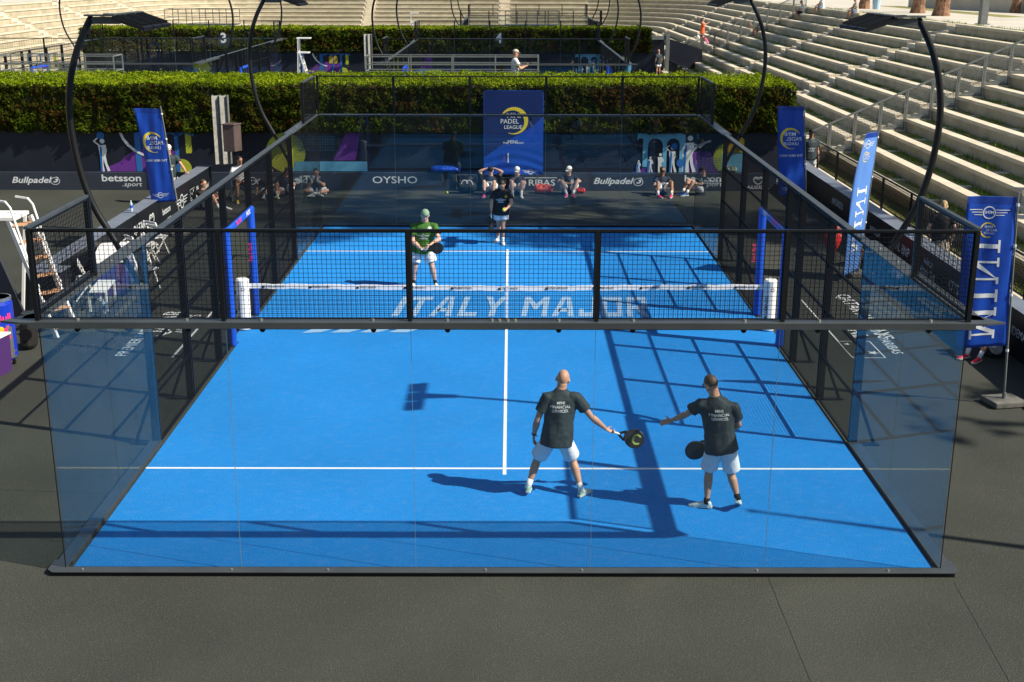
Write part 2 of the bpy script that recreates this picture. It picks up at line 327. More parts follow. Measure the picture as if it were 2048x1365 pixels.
class D2:
    def __init__(s): s.v = []; s.f = []
    def add(s, vs, fs, at=(0,0), sc=1, rot=0):
        b = len(s.v); c, n = math.cos(rot), math.sin(rot)
        s.v += [(at[0]+sc*(x*c-y*n), at[1]+sc*(x*n+y*c)) for x, y in vs]; s.f += [tuple(b+i for i in f) for f in fs]; return s
    def poly(s, pts): return s.add(pts, [tuple(range(len(pts)))])
    def rect(s, x0, x1, y0, y1): return s.poly([(x0,y0),(x1,y0),(x1,y1),(x0,y1)])
    def text(s, t, at, size, rot=0, **k):
        vs, fs = text2d(t, size, **k); return s.add(vs, fs, at, 1, rot)
    def ring(s, c, r, w, a0=0, a1=360, n=28, sy=1):
        o = []; 
        for i in range(n+1):
            a = math.radians(a0+(a1-a0)*i/n); o.append((a, i/n))
        b = len(s.v)
        for a, t in o:
            ww = w(t) if callable(w) else w
            s.v.append((c[0]+r*math.cos(a), c[1]+sy*r*math.sin(a))); s.v.append((c[0]+(r-ww)*math.cos(a), c[1]+sy*(r-ww)*math.sin(a)))
        for i in range(n): s.f.append((b+2*i, b+2*i+2, b+2*i+3, b+2*i+1))
        return s
    def disc(s, c, r, n=20, sy=1): return s.poly([(c[0]+r*math.cos(2*math.pi*i/n), c[1]+sy*r*math.sin(2*math.pi*i/n)) for i in range(n)])
    def wings(s, c, h):
        # round badge with three bars either side
        s.ring(c, h*.5, h*.09)
        s.text('MINI', (c[0], c[1]-h*.17), h*.36, bold=.01)
        for sg in (-1, 1):
            for i, L in enumerate((1.05, .85, .65)):
                y = c[1]+h*(.22-.2*i); x0 = c[0]+sg*h*.52; x1 = c[0]+sg*h*(.52+L)
                s.poly([(x0, y-h*.035), (x1, y-h*.01), (x1, y+h*.035), (x0, y+h*.035)][::sg])
        return s
    def league(s, c, h):
        s.text('MINI', (c[0]+h*.05, c[1]+h*.10), h*.27, bold=.012); s.text('PADEL', (c[0]-h*.12, c[1]-h*.12), h*.25, bold=.008); s.text('LEAGUE', (c[0]+.02*h, c[1]-h*.32), h*.2, bold=.008); return s
    def heart(s, c, h):
        for sg in (-1, 1):
            s.ring((c[0]+sg*h*.28, c[1]+h*.1), h*.36, h*.12, 250 if sg < 0 else -70, 20 if sg < 0 else 160, 16)
            s.ring((c[0]+sg*h*.28, c[1]+h*.1), h*.18, h*.08, 180, 0, 10)
        s.ring((c[0], c[1]), h*.5, h*.10, 200, 340, 12); return s
    def star(s, c, r, rot=0):
        return s.poly([(c[0]+(r if i % 2 == 0 else r*.38)*math.cos(rot+i*math.pi/5), c[1]+(r if i % 2 == 0 else r*.38)*math.sin(rot+i*math.pi/5)) for i in range(10)])
    def starbox(s, c, w, h):
        t = h*.035
        s.rect(c[0]-w/2, c[0]+w/2, c[1]+h/2-t, c[1]+h/2).rect(c[0]-w/2, c[0]+w/2, c[1]-h/2, c[1]-h/2+t)
        s.rect(c[0]-w/2, c[0]-w/2+t, c[1]-h/2+t, c[1]+h/2-t).rect(c[0]+w/2-t, c[0]+w/2, c[1]-h/2+t, c[1]+h/2-t)
        s.star((c[0]-w*.32, c[1]-h*.3), h*.12, .3).star((c[0]-w*.14, c[1]+h*.06), h*.16, .2).star((c[0]+w*.2, c[1]+h*.26), h*.2, .1); return s
    def roundB(s, c, h):
        s.ring(c, h*.62, h*.08, sy=.8); s.text('3', (c[0]+.02*h, c[1]-h*.36), h*1.0, shear=.3, bold=.03, sx=1.3); return s
    def place(s, mb, o, ux, uy, fn=None, cut=0, thick=None):
        o = V(o); ux = V(ux); uy = V(uy)
        vs, fs = s.v, s.f
        if cut:
            bm = bmesh.new(); bv = [bm.verts.new((x, y, 0)) for x, y in vs]
            for f in fs:
                try: bm.faces.new([bv[i] for i in f])
                except ValueError: pass
            for _ in range(6):
                bmesh.ops.triangulate(bm, faces=bm.faces)
                e = [e for e in bm.edges if e.calc_length() > cut]
                if not e: break
                bmesh.ops.subdivide_edges(bm, edges=e, cuts=1)
            bmesh.ops.triangulate(bm, faces=bm.faces); bm.verts.index_update()
            vs = [(v.co.x, v.co.y) for v in bm.verts]; fs = [tuple(v.index for v in f.verts) for f in bm.faces]; bm.free()
        P = [o+ux*x+uy*y if fn is None else fn(x, y) for x, y in vs]
        if thick is None: mb.add(P, fs)
        else:
            t = V(thick); n = len(P); mb.add(P, fs); mb.add([p+t for p in P], [tuple(reversed(f)) for f in fs])
        return mb
def serif_word(d, w, at, h, rot=0, gap=.18):
    x = 0; st = .17; sf = .09; polys = []
    def slab(cx, y, wd=.36): polys.append([(cx-wd/2, y), (cx+wd/2, y), (cx+wd/2, y+sf), (cx-wd/2, y+sf)])
    for ch in w:
        if ch == 'I':
            polys.append([(x+.2, sf), (x+.2+st, sf), (x+.2+st, 1-sf), (x+.2, 1-sf)]); slab(x+.2+st/2, 0, .5); slab(x+.2+st/2, 1-sf, .5); x += .57+gap
        if ch == 'N':
            polys += [[(x+.15, sf), (x+.23, sf), (x+.23, 1-sf), (x+.15, 1-sf)], [(x+.82, 0), (x+.90, 0), (x+.90, 1-sf), (x+.82, 1-sf)],
                      [(x+.23, 1-sf-.02), (x+.23, 1-sf), (x+.25, 1-sf), (x+.82, .24), (x+.82, 0), (x+.74, 0)]]
            slab(x+.19, 0); polys.append([(x, 1-sf), (x+.27, 1-sf), (x+.27, 1), (x, 1)]); slab(x+.86, 1-sf); x += 1.02+gap
        if ch == 'M':
            polys += [[(x+.15, sf), (x+.23, sf), (x+.23, 1-sf), (x+.15, 1-sf)], [(x+.98, sf), (x+1.15, sf), (x+1.15, 1-sf), (x+.98, 1-sf)],
                      [(x+.23, 1-sf), (x+.36, 1-sf), (x+.66, .22), (x+.58, .02), (x+.55, .02), (x+.23, .80)], [(x+.66, .22), (x+.98, 1-sf-.02), (x+.98, .80), (x+.61, .08)]]
            slab(x+.19, 0); slab(x+1.065, 0, .42); polys.append([(x, 1-sf), (x+.36, 1-sf), (x+.36, 1), (x, 1)]); polys.append([(x+.93, 1-sf), (x+1.28, 1-sf), (x+1.28, 1), (x+.93, 1)]); x += 1.28+gap
    W_ = x-gap
    for p in polys: d.add([((a-W_/2)*h, (b-.5)*h) for a, b in p], [tuple(range(len(p)))], at, 1, rot)
    return d
# ------------------------------------------------------------------ ground and court surfaces
def struct(name, mb, m, smooth=False): return tag(mb.build(name, m, None, smooth), kind='structure')
struct('ground', MB().box(-300, 300, -60, 400, -.5, 0), M['rubber'])
COURTS = [(0, 0), (-18, 39), (-.12, 39), (1.5, 78)]
for i, (cx, cy) in enumerate(COURTS):
    t = MB(); t.box(cx-4.97, cx+4.97, cy+.02, cy+19.98, -.2, .012)
    t.box(cx-5.12, cx-4.97, cy+9.15, cy+10.9, -.2, .012); t.box(cx+4.97, cx+5.12, cy+9.15, cy+10.9, -.2, .012)
    struct('court_turf', t, M['turf'])
ln = MB()
for y in (3.05, 16.95): ln.box(-4.97, 4.97, y-.025, y+.025, .010, .016)
ln.box(-.025, .025, 2.83, 3.025, .010, .016).box(-.025, .025, 3.075, 16.925, .010, .016).box(-.025, .025, 16.975, 17.17, .010, .016)
struct('court_lines', ln, M['line'])
d = D2()
GL = {'I': [[(.2,0),(.5,0),(.5,1),(.2,1)]], 'T': [[(0,.80),(.9,.80),(.9,1),(0,1)],[(.32,0),(.58,0),(.58,.80),(.32,.80)]],
 'A': [[(0,0),(.26,0),(.56,.98),(.56,1),(.36,1)],[(.56,1),(.56,.98),(.70,0),(.96,0),(.76,1)],[(.25,.24),(.70,.24),(.68,.40),(.30,.40)]],
 'L': [[(.05,0),(.85,0),(.85,.2),(.05,.2)],[(.05,.2),(.31,.2),(.31,1),(.05,1)]], 'Y': [[(.34,0),(.60,0),(.60,.42),(.34,.42)],[(.34,.42),(.60,.42),(.95,1),(.66,1),(.47,.62),(.28,1),(0,1)]],
 'M': [[(0,0),(.24,0),(.24,1),(0,1)],[(.86,0),(1.10,0),(1.10,1),(.86,1)],[(.24,1),(.24,.72),(.47,.36),(.63,.36),(.86,.72),(.86,1),(.55,.62)]],
 'J': [[(.55,.2),(.80,.2),(.80,1),(.55,1)],[(0,0),(.80,0),(.80,.2),(0,.2)],[(0,.2),(.22,.2),(.22,.38),(0,.38)]],
 'O': [[(0,0),(.9,0),(.9,.2),(0,.2)],[(0,.8),(.9,.8),(.9,1),(0,1)],[(0,.2),(.24,.2),(.24,.8),(0,.8)],[(.66,.2),(.9,.2),(.9,.8),(.66,.8)]],
 'R': [[(0,0),(.24,0),(.24,1),(0,1)],[(.24,.80),(.9,.80),(.9,1),(.24,1)],[(.66,.56),(.9,.56),(.9,.80),(.66,.80)],[(.24,.38),(.9,.38),(.9,.56),(.24,.56)],[(.42,.38),(.66,0),(.95,0),(.70,.38)]]}
x = -2.40
for ch in 'ITALY MAJOR':
    if ch == ' ': x += .28; continue
    for pl in GL[ch]: d.poly([(x+px*.47+py*.11, 10.93+py*1.55) for px, py in pl])
    x += (max(px for pl in GL[ch] for px, py in pl)+.18)*.475
for i in range(4): d.poly([(-3.9+i*.55, 9.72+.02*i), (-3.55+i*.55, 9.78), (-3.35+i*.55, 9.98), (-3.75+i*.55, 9.98)])
b = MB(); d.place(b, (0, 0, .019), (1,0,0), (0,1,0)); struct('court_lettering', b, M['faded'])
# printed floor lettering outside the side walls and thin joints of the rubber rolls
d = D2(); d.text('QATAR', (-6.35, 10.4), .62, rot=math.pi/2, bold=.01, sx=.9).text('AIRWAYS', (-6.05, 10.4), .34, rot=math.pi/2, sx=.9)
d.text('PREMIER PADEL', (-6.75, 9.3), .3, rot=math.pi/2)
d.rect(-5.98, -5.93, 8.2, 13.2)
d.text('QATAR AIRWAYS', (6.95, 11.1), .42, rot=-math.pi/2, bold=.01); d.text('BNL', (6.5, 9.9), .42, rot=-math.pi/2, bold=.02); d.text('BNP PARIBAS', (6.95, 9.3), .28, rot=-math.pi/2)
b2 = D2(); b2.starbox((0, 0), 1.05, .6); d.add(b2.v, b2.f, (6.5, 8.75), 1, -math.pi/2); d.rect(6.18, 6.22, 8.3, 12.3)
b = MB(); d.place(b, (0, 0, .008), (1,0,0), (0,1,0)); struct('ground_lettering', b, M['print_white'])
b = MB()
for x0, y0, x1, y1 in ((3.02,-.15,2.95,-9), (5.1,-.25,4.4,-9), (-9,2.5,-5.2,2.2)):
    b.bar((x0, y0, .0008), (x1, y1, .0008), .0035, .002)
struct('ground_joints', b, M['black'])

# ------------------------------------------------------------------ padel cage
def wire_grid(mb, o, ux, uz, w, h, step=.05, r=.0024):
    o = V(o); ux = V(ux); uz = V(uz); n = ux.cross(uz)
    nx = int(round(w/step)); nz = int(round(h/step))
    for i in range(1, nx): 
        c = o+ux*(i*w/nx); mb.obox(c+uz*h/2, ux*r, n*r, uz*h/2)
    for j in range(1, nz):
        c = o+uz*(j*h/nz); mb.obox(c+ux*w/2+n*r*1.6, ux*w/2, n*r*.8, uz*r)
def frame(mb, o, ux, uz, w, h, t=.03):
    o = V(o); ux = V(ux); uz = V(uz); n = ux.cross(uz)
    for z in (t/2, h-t/2): mb.obox(o+ux*w/2+uz*z, ux*w/2, n*t*.5, uz*t/2)
    for x in (t/2, w-t/2): mb.obox(o+ux*x+uz*h/2, ux*t/2, n*t*.48, uz*(h/2-t))
def make_cage(full=True):
    c = thing('padel_cage', (0, 0, 0), 'nearest glass and black mesh cage around the blue court with four players', 'padel court cage', 'glass and mesh padel court cages')
    step = .05 if full else .1
    for y, sg in ((0, -1), (20, 1)):
        # steel channels under and over the glass, running past the corners
        bm_ = MB()
        bm_.prism([(-5.0, 0), (5.0, 0), (5.17, -.17), (5.0, -.17), (5.21, -.17), (5.21, .06), (5.13, .14), (-5.13, .14), (-5.21, .06), (-5.21, -.17), (-5.0, -.17)][:2]+[(5.0, -.17), (5.205, -.17), (5.205, .07), (5.13, .14), (-5.13, .14), (-5.205, .07), (-5.205, -.17), (-5.0, -.17)], (0, y, .052), (1, 0, 0), (0, sg, 0), (0, 0, .008))
        bm_.build('base_beam', M['greysteel'], c)
        MB().box(-5.15, 5.15, min(y+sg*.002, y+sg*.125), max(y+sg*.002, y+sg*.125), 0, .052).build('base_foot', M['black'], c)
        if y == 0 or full:
            for sx in (-1, 1): MB().box(min(sx*5.014, sx*5.022), max(sx*5.014, sx*5.022), min(y+sg*.002, y+sg*.016), max(y+sg*.002, y+sg*.016), .06, 2.99).build('corner_seal', M['black'], c)
        tb = MB(); tb.box(-5.06, 5.06, min(y-sg*.01, y+sg*.15), max(y-sg*.01, y+sg*.15), 2.995, 3.012)
        tb.box(-5.06, 5.06, min(y+sg*.138, y+sg*.15), max(y+sg*.138, y+sg*.15), 2.945, 2.995)
        for sx in (-1, 1):
            tb.prism([(0, -.15), (.12, -.15), (.34, -.08), (.10, .22), (0, .22)], (sx*5.06, y, 2.99), (sx, 0, 0), (0, -sg, 0), (0, 0, .02))
        tb.build('top_beam', M['greysteel'], c)
        for x in [] if not full else [-4.6+.03, -3.4, -2.6, -1.4, -.6, .6, 1.4, 2.6, 3.4, 4.6, -.12, -.04, .05, .13]:
            MB().cyl((x, y+sg*.06, 3.01), (x, y+sg*.06, 3.035), .018, n=8).build('bolt', M['bolt'], c)
        for x in (-4.8, -3.1, -2, -.2, .9, 2.9, 4.4): MB().cyl((x, y+sg*.08, .06), (x, y+sg*.08, .075), .014, n=8).build('bolt', M['bolt'], c)
        for x in [-4.6, -3.4, -2.6, -1.4, -.6, .6, 1.4, 2.6, 3.4, 4.6]: MB().cyl((x, y+sg*.03, 2.90), (x, y-sg*.012, 2.90), .03, n=10).build('glass_clamp', M['black'], c)
        for i in range(5):
            x = -5+2*i; MB().box(x+.005, x+1.995, min(y, y+sg*.012), max(y, y+sg*.012), .06, 2.985).build('glass_panel', M['glass'], c)
            if i: MB().box(x-.0022, x+.0022, min(y+sg*.001, y+sg*.011), max(y+sg*.001, y+sg*.011), .06, 2.985).build('pane_joint', M['joint'], c)
            f = MB(); o = (x+.024, y+sg*.05, 3.03); frame(f, o, (1,0,0), (0,0,1), 1.952, .955, .012)
            wire_grid(f, (x+.025, y+sg*.05, 3.04), (1,0,0), (0,0,1), 1.95, .94, step, .0022); f.build('mesh_panel', M['wire'], c)
        for i in range(6):
            x = -5+2*i; h = 4.0
            MB().box(x-.022, x+.022, min(y+sg*.03, y+sg*.09), max(y+sg*.03, y+sg*.09), 3.015, h).build('mesh_post', M['black'], c)
        MB().box(-5.02, 5.02, min(y+sg*.035, y+sg*.07), max(y+sg*.035, y+sg*.07), 3.99, 4.012).build('top_rail', M['black'], c)
    for sx in (-1, 1):
        X = sx*5.0
        for y0 in (0, 16):
            # wide grey plate over the two glass panes of each corner
            a = MB(); a.box(min(X-sx*.01, X+sx*.21), max(X-sx*.01, X+sx*.21), y0+(.01 if y0 == 0 else .0), y0+(4.15 if y0 == 0 else 3.99), 2.992, 3.01)
            a.box(min(X+sx*.198, X+sx*.21), max(X+sx*.198, X+sx*.21), y0+.02, y0+3.98, 2.93, 2.992); a.build('corner_plate', M['greysteel'], c)
            MB().box(min(X, X+sx*.17), max(X, X+sx*.17), y0+.17 if y0 == 0 else y0, y0+4 if y0 == 0 else y0+3.83, .0, .058).build('side_base_beam', M['greysteel'], c)
            for k in (0, 2): MB().box(min(X, X+sx*.012), max(X, X+sx*.012), y0+k+.016, y0+k+1.996-(.015 if k else 0), .08, 2.985).build('glass_panel', M['glass'], c)
            ys = (y0+.0, y0+2) if y0 == 0 else (y0+2, y0+4)
            f = MB(); frame(f, (X+sx*.05, ys[0]+.05, 3.03), (0,1,0), (0,0,1), 1.9, .955, .03)
            wire_grid(f, (X+sx*.05, ys[0]+.08, 3.05), (0,1,0), (0,0,1), 1.84, .92, step); f.build('mesh_panel', M['wire'], c)
            yp = y0+2.0
            MB().box(min(X+sx*.03, X+sx*.10), max(X+sx*.03, X+sx*.10), yp-.035, yp+.035, 3.01, 4.0).build('mesh_post', M['black'], c)
            MB().box(min(X+sx*.03, X+sx*.08), max(X+sx*.03, X+sx*.08), ys[0]+.02, ys[1]-.02, 3.985, 4.015).build('top_rail', M['greysteel'], c)
            for k in range(5): MB().cyl((X+sx*.1, y0+.4+k*.8, 3.008), (X+sx*.1, y0+.4+k*.8, 3.03), .016, n=8).build('bolt', M['bolt'], c)
        # mesh bays with the doorway at the net
        MB().box(min(X+sx*.02, X+sx*.13), max(X+sx*.02, X+sx*.13), 4.15, 15.99, 2.992, 3.012).build('side_top_rail', M['greysteel'], c)
        for a, b_ in ((4, 6), (6, 8), (8, 9), (11.2, 13.4), (13.4, 16)):
            f = MB(); frame(f, (X+sx*.03, a+.03, .03), (0,1,0), (0,0,1), b_-a-.06, 2.95, .03)
            for zz in (.75, 1.5, 2.25): f.box(min(X+sx*.035, X+sx*.06), max(X+sx*.035, X+sx*.06), a+.06, b_-.06, zz-.02, zz+.02)
            wire_grid(f, (X+sx*.03, a+.05, .05), (0,1,0), (0,0,1), b_-a-.1, 2.9, step); f.build('mesh_panel', M['wire'], c)
        f = MB(); frame(f, (X+sx*.03, 9.03, 2.2), (0,1,0), (0,0,1), 2.14, .78, .03); wire_grid(f, (X+sx*.03, 9.05, 2.22), (0,1,0), (0,0,1), 2.1, .74, step)
        f.build('mesh_panel', M['wire'], c)
        for y in (4, 6, 8, 9.0, 11.2, 13.4, 16):
            p = MB().box(min(X+sx*.03, X+sx*.13), max(X+sx*.03, X+sx*.13), y-.035, y+.035, 0, 2.99).build('side_post', M['black'], c)
            if y in (4, 6, 8, 13.4, 16):
                q = MB(); q.bar((X+sx*.10, y, .75), (X+sx*.38, y, .03), .045, .03, up=(0,1,0)); q.box(min(X+sx*.13, X+sx*.45), max(X+sx*.13, X+sx*.45), y-.05, y+.05, .0, .02); q.build('foot_brace', M['black'], c)
        # V shaped bracket carrying each floodlight mast
        for y in (4, 16):
            q = MB(); q.bar((X+sx*.08, y, 2.3), (X+sx*.42, y, 3.0), .06, .06, up=(0,1,0)); q.bar((X+sx*.08, y, 2.62), (X+sx*.2, y, 2.98), .05, .05, up=(0,1,0)); q.build('mast_bracket', M['black'], c)
        # padded blue doorway
        for y, w in ((8.93, .075), (11.1, .075)):
            q = MB(); q.loft([((X+sx*.03, y, .02), w, w), ((X+sx*.03, y, 2.18), w, w)], 14); p = q.build('door_pad', M['pad'], c, smooth=False)
            dd = D2(); dd.text('Red Bull', (0, 0), .11, rot=math.pi/2, bold=.01)
            if y > 10:
                t = MB(); dd.place(t, (X-sx*.025-.03, y-w-.004, .95+.35), (1, 0, 0), (0,0,1)); t.build('pad_lettering', M['cpink'], p)
        q = MB(); q.loft([((X+sx*.03, 8.87, 2.14), .072, .072), ((X+sx*.03, 11.16, 2.14), .072, .072)], 12); p = q.build('door_pad', M['pad'], c)
        if full:
            for txt_, yy, mm in (('Red Bull', 9.7, 'cpink'), ('PADEL', 10.55, 'print_white')):
                dd = D2(); dd.text(txt_, (0, -.04), .13, bold=.02); t = MB()
                dd.place(t, (X+sx*.03-sx*.075, yy, 2.15), (0, -sx, 0), (0, 0, 1)); t.build('pad_lettering', M[mm], p)
    return c
cage = make_cage(); cage_far = make_cage(False)
# frosted event mark printed on the near left pane, seen from behind
d = D2(); d.text('QATAR', (-.02, .05), .17, bold=.015, sx=1.25).text('PREMIER', (-.02, -.14), .115, sx=1.3)
for k in range(5):
    a = math.radians(90+72*k); d.disc((-.5+.12*math.cos(a), .02+.12*math.sin(a)), .04, 10); d.poly([(-.5+.015*math.sin(a), .02-.015*math.cos(a)), (-.5+.1*math.cos(a)+.01*math.sin(a), .02+.1*math.sin(a)-.01*math.cos(a)), (-.5+.1*math.cos(a)-.01*math.sin(a), .02+.1*math.sin(a)+.01*math.cos(a)), (-.5-.015*math.sin(a), .02+.015*math.cos(a))])
b = MB(); d.place(b, (-4.66, .016, 2.76), (-1,0,0), (0,0,1)); b.build('glass_print', M['decal'], cage)
# ------------------------------------------------------------------ net
net = thing('padel_net', (0, 10, 0), 'black padel net with white printed band strung between two white padded posts', 'net')
b = MB(); zt = lambda x: .86+.04*abs(x)/5
for i in range(0, 222):
    x = -4.95+i*9.9/221; b.obox((x, 10, (.03+zt(x)-.06)/2), (.0026,0,0), (0,.0016,0), (0,0,(zt(x)-.09)/2))
for j in range(20):
    z = .05+j*.04; b.obox((0, 10.002, z), (4.95,0,0), (0,.0012,0), (0,0,.0026))
b.box(-4.95, 4.95, 9.98, 10.02, .018, .075); b.build('netting', M['net'], net)
b = MB(); n = 80
for i in range(n):
    xs = [-4.95+9.9*(i+k)/n for k in (0, 1)]; w = [.006*math.sin(x*9)+.004*math.sin(x*23+1) for x in xs]
    z1 = [zt(x)+w[k] for k, x in enumerate(xs)]
    b.hexa([(xs[0], 9.98, z1[0]-.075), (xs[1], 9.98, z1[1]-.075), (xs[1], 10.02, z1[1]-.075), (xs[0], 10.02, z1[0]-.075)],
           [(xs[0], 9.985, z1[0]+.012), (xs[1], 9.985, z1[1]+.012), (xs[1], 10.015, z1[1]+.012), (xs[0], 10.015, z1[0]+.012)])
band = b.build('net_band', M['vinyl'], net, smooth=False)
d = D2()
for i, x in enumerate(np.linspace(-4.5, 4.5, 11)):
    z = zt(x)-.035; d.rect(x-.16, x-.11, z-.022, z+.022); d.text(('QATAR AIRWAYS', 'PREMIER PADEL', 'ITALY MAJOR')[i % 3], (x+.07, z-.017), .05, bold=.02)
b = MB(); d.place(b, (0, 9.974, 0), (1,0,0), (0,0,1)); b.build('band_lettering', M['print_black'], band)
MB().box(-.025, .025, 9.972, 9.98, .02, .86).build('centre_strap', M['vinyl'], net)
for sx in (-1, 1):
    b = MB(); b.loft([((sx*5.03, 10, .03), .125, .125), ((sx*5.03, 10, .99), .125, .125), ((sx*5.03, 10, 1.02), .1, .1)], 20); p = b.build('net_post', M['vinyl'], net, smooth=False)
    d = D2(); 
    for k, z in enumerate((.2, .4, .6)): d.text('PADEL', (-.035, z), .09, rot=math.pi/2, bold=.02)
    for k in range(5): d.disc((.03+.03*math.cos(k*1.257), .83+.03*math.sin(k*1.257)), .012, 8)
    b = MB(); d.place(b, (sx*5.03, 9.873, .0), (1,0,0), (0,0,1), fn=lambda x, y, s=sx: V((s*5.03+.127*math.sin(x/.127), 10-.127*math.cos(x/.127), y))); b.build('post_lettering', M['print_black'], p)

# ------------------------------------------------------------------ floodlight masts
def make_mast(sx):
    r = thing('floodlight_mast', (sx*5.4, 0, 2.95), 'x', 'floodlight', 'curved floodlight masts of the padel courts')
    pts = [(5.40, 2.96), (5.53, 3.2), (5.68, 3.5), (5.80, 3.9), (5.87, 4.35), (5.885, 4.8), (5.82, 5.25), (5.68, 5.65), (5.50, 5.98), (5.46, 6.03)]
    q = []
    for i in range(len(pts)-2):
        p0, p1, p2, p3 = [np.array(pts[max(0, min(len(pts)-1, i+k))]) for k in (-1, 0, 1, 2)]
        for t in (0, .25, .5, .75): q.append(.5*((2*p1)+(-p0+p2)*t+(2*p0-5*p1+4*p2-p3)*t*t+(-p0+3*p1-3*p2+p3)*t**3))
    q.append(np.array(pts[-2])); q.append(np.array(pts[-1]))
    b = MB(); b.loft([((sx*x, 0, z), .046, .046) for x, z in q], 12, xdir=(1,0,0)); b.build('pole', M['black'], r, smooth=True)
    b = MB(); b.prism([(-.05, -.07), (.45, -.13), (.45, .13), (-.05, .07)], (sx*5.50, 0, 6.04), (-sx, 0, 0), (0, 1, 0), (0, 0, .02)); b.box(min(sx*5.1, sx*5.45), max(sx*5.1, sx*5.45), -.06, .06, 5.94, 6.03)
    b.box(min(sx*4.96, sx*5.06), max(sx*4.96, sx*5.06), -.66, .66, 6.062, 6.085); b.box(min(sx*5.0, sx*5.3), max(sx*5.0, sx*5.3), -.05, .05, 6.061, 6.075)
    b.build('head_bracket', M['greysteel'], r)
    for k in (-1, 0, 1):
        b = MB(); b.obox((sx*4.80, k*.45, 5.97), (.20, 0, sx*.07), (0, .20, 0), (-sx*.007, 0, .022))
        for j in range(-2, 3): b.obox((sx*4.80, k*.45+j*.075, 6.0), (.17, 0, sx*.0595), (0, .006, 0), (0, 0, .022))
        p = b.build('lamp_panel', M['black'], r)
        b = MB(); b.obox((sx*4.80, k*.45, 5.944), (.185, 0, sx*.065), (0, .18, 0), (0, 0, .003)); b.build('lamp_lens', M['lamp'], p)
    return r
mR = make_mast(1); mL = make_mast(-1)
names = {0: 'nearest court', 1: 'court marked 3', 2: 'court marked 4', 3: 'rearmost court behind second hedge'}
for ci, (cx, cy) in enumerate(COURTS):
    for sx, src in ((1, mR), (-1, mL)):
        for yy in (4.03, 16.0):
            o = src if (ci == 0 and yy < 5) else copy_tree(src)
            o.location = (cx+sx*5.4, cy+yy, 2.95)
            o['label'] = 'curved floodlight mast at %s %s side of %s' % ('near' if yy < 5 else 'far', 'right' if sx > 0 else 'left', names[ci])
for ci, (cx, cy) in enumerate(COURTS):
    if ci:
        o = cage_far if ci == 1 else copy_tree(cage_far); o.location = (cx, cy, 0)
        o['label'] = {1: 'far left padel court cage in front of the hedge with number 3', 2: 'far middle padel court cage in front of the hedge with number 4', 3: 'rearmost padel court cage behind the second hedge'}[ci]

# ------------------------------------------------------------------ mural walls, advertising walls
mx = lambda u: (u-1007.7)/64.03
mz = lambda v: 1.79-(v-262)/64.75
def figure(d, x, z0, h, pose=0):
    # simple walking silhouette
    def P(pts): d.poly([(x+a*h, z0+b*h) for a, b in pts])
    d.disc((x+.02*h, z0+.93*h), .075*h, 12)
    P([(-.12,.80),(.12,.82),(.14,.62),(.09,.48),(-.09,.48),(-.10,.62)])
    P([(-.09,.49),(.03,.49),(.0,.25),(.02,.0),(-.08,.0),(-.09,.25)]); P([(.0,.49),(.09,.49),(.12,.24),(.20,.02),(.11,.0),(.04,.25)])
    if pose == 0: P([(.10,.80),(.16,.74),(.22,.60),(.13,.50),(.11,.53),(.16,.60),(.10,.70)])
    if pose == 1: P([(-.12,.80),(-.06,.82),(-.20,.92),(-.10,1.02),(-.13,1.04),(-.27,.93)])
    if pose == 2: P([(.08,.80),(.13,.76),(.30,.66),(.46,.80),(.43,.83),(.30,.73)]); P([(-.12,.80),(-.20,.62),(-.18,.42),(-.14,.42),(-.15,.6),(-.08,.74)])
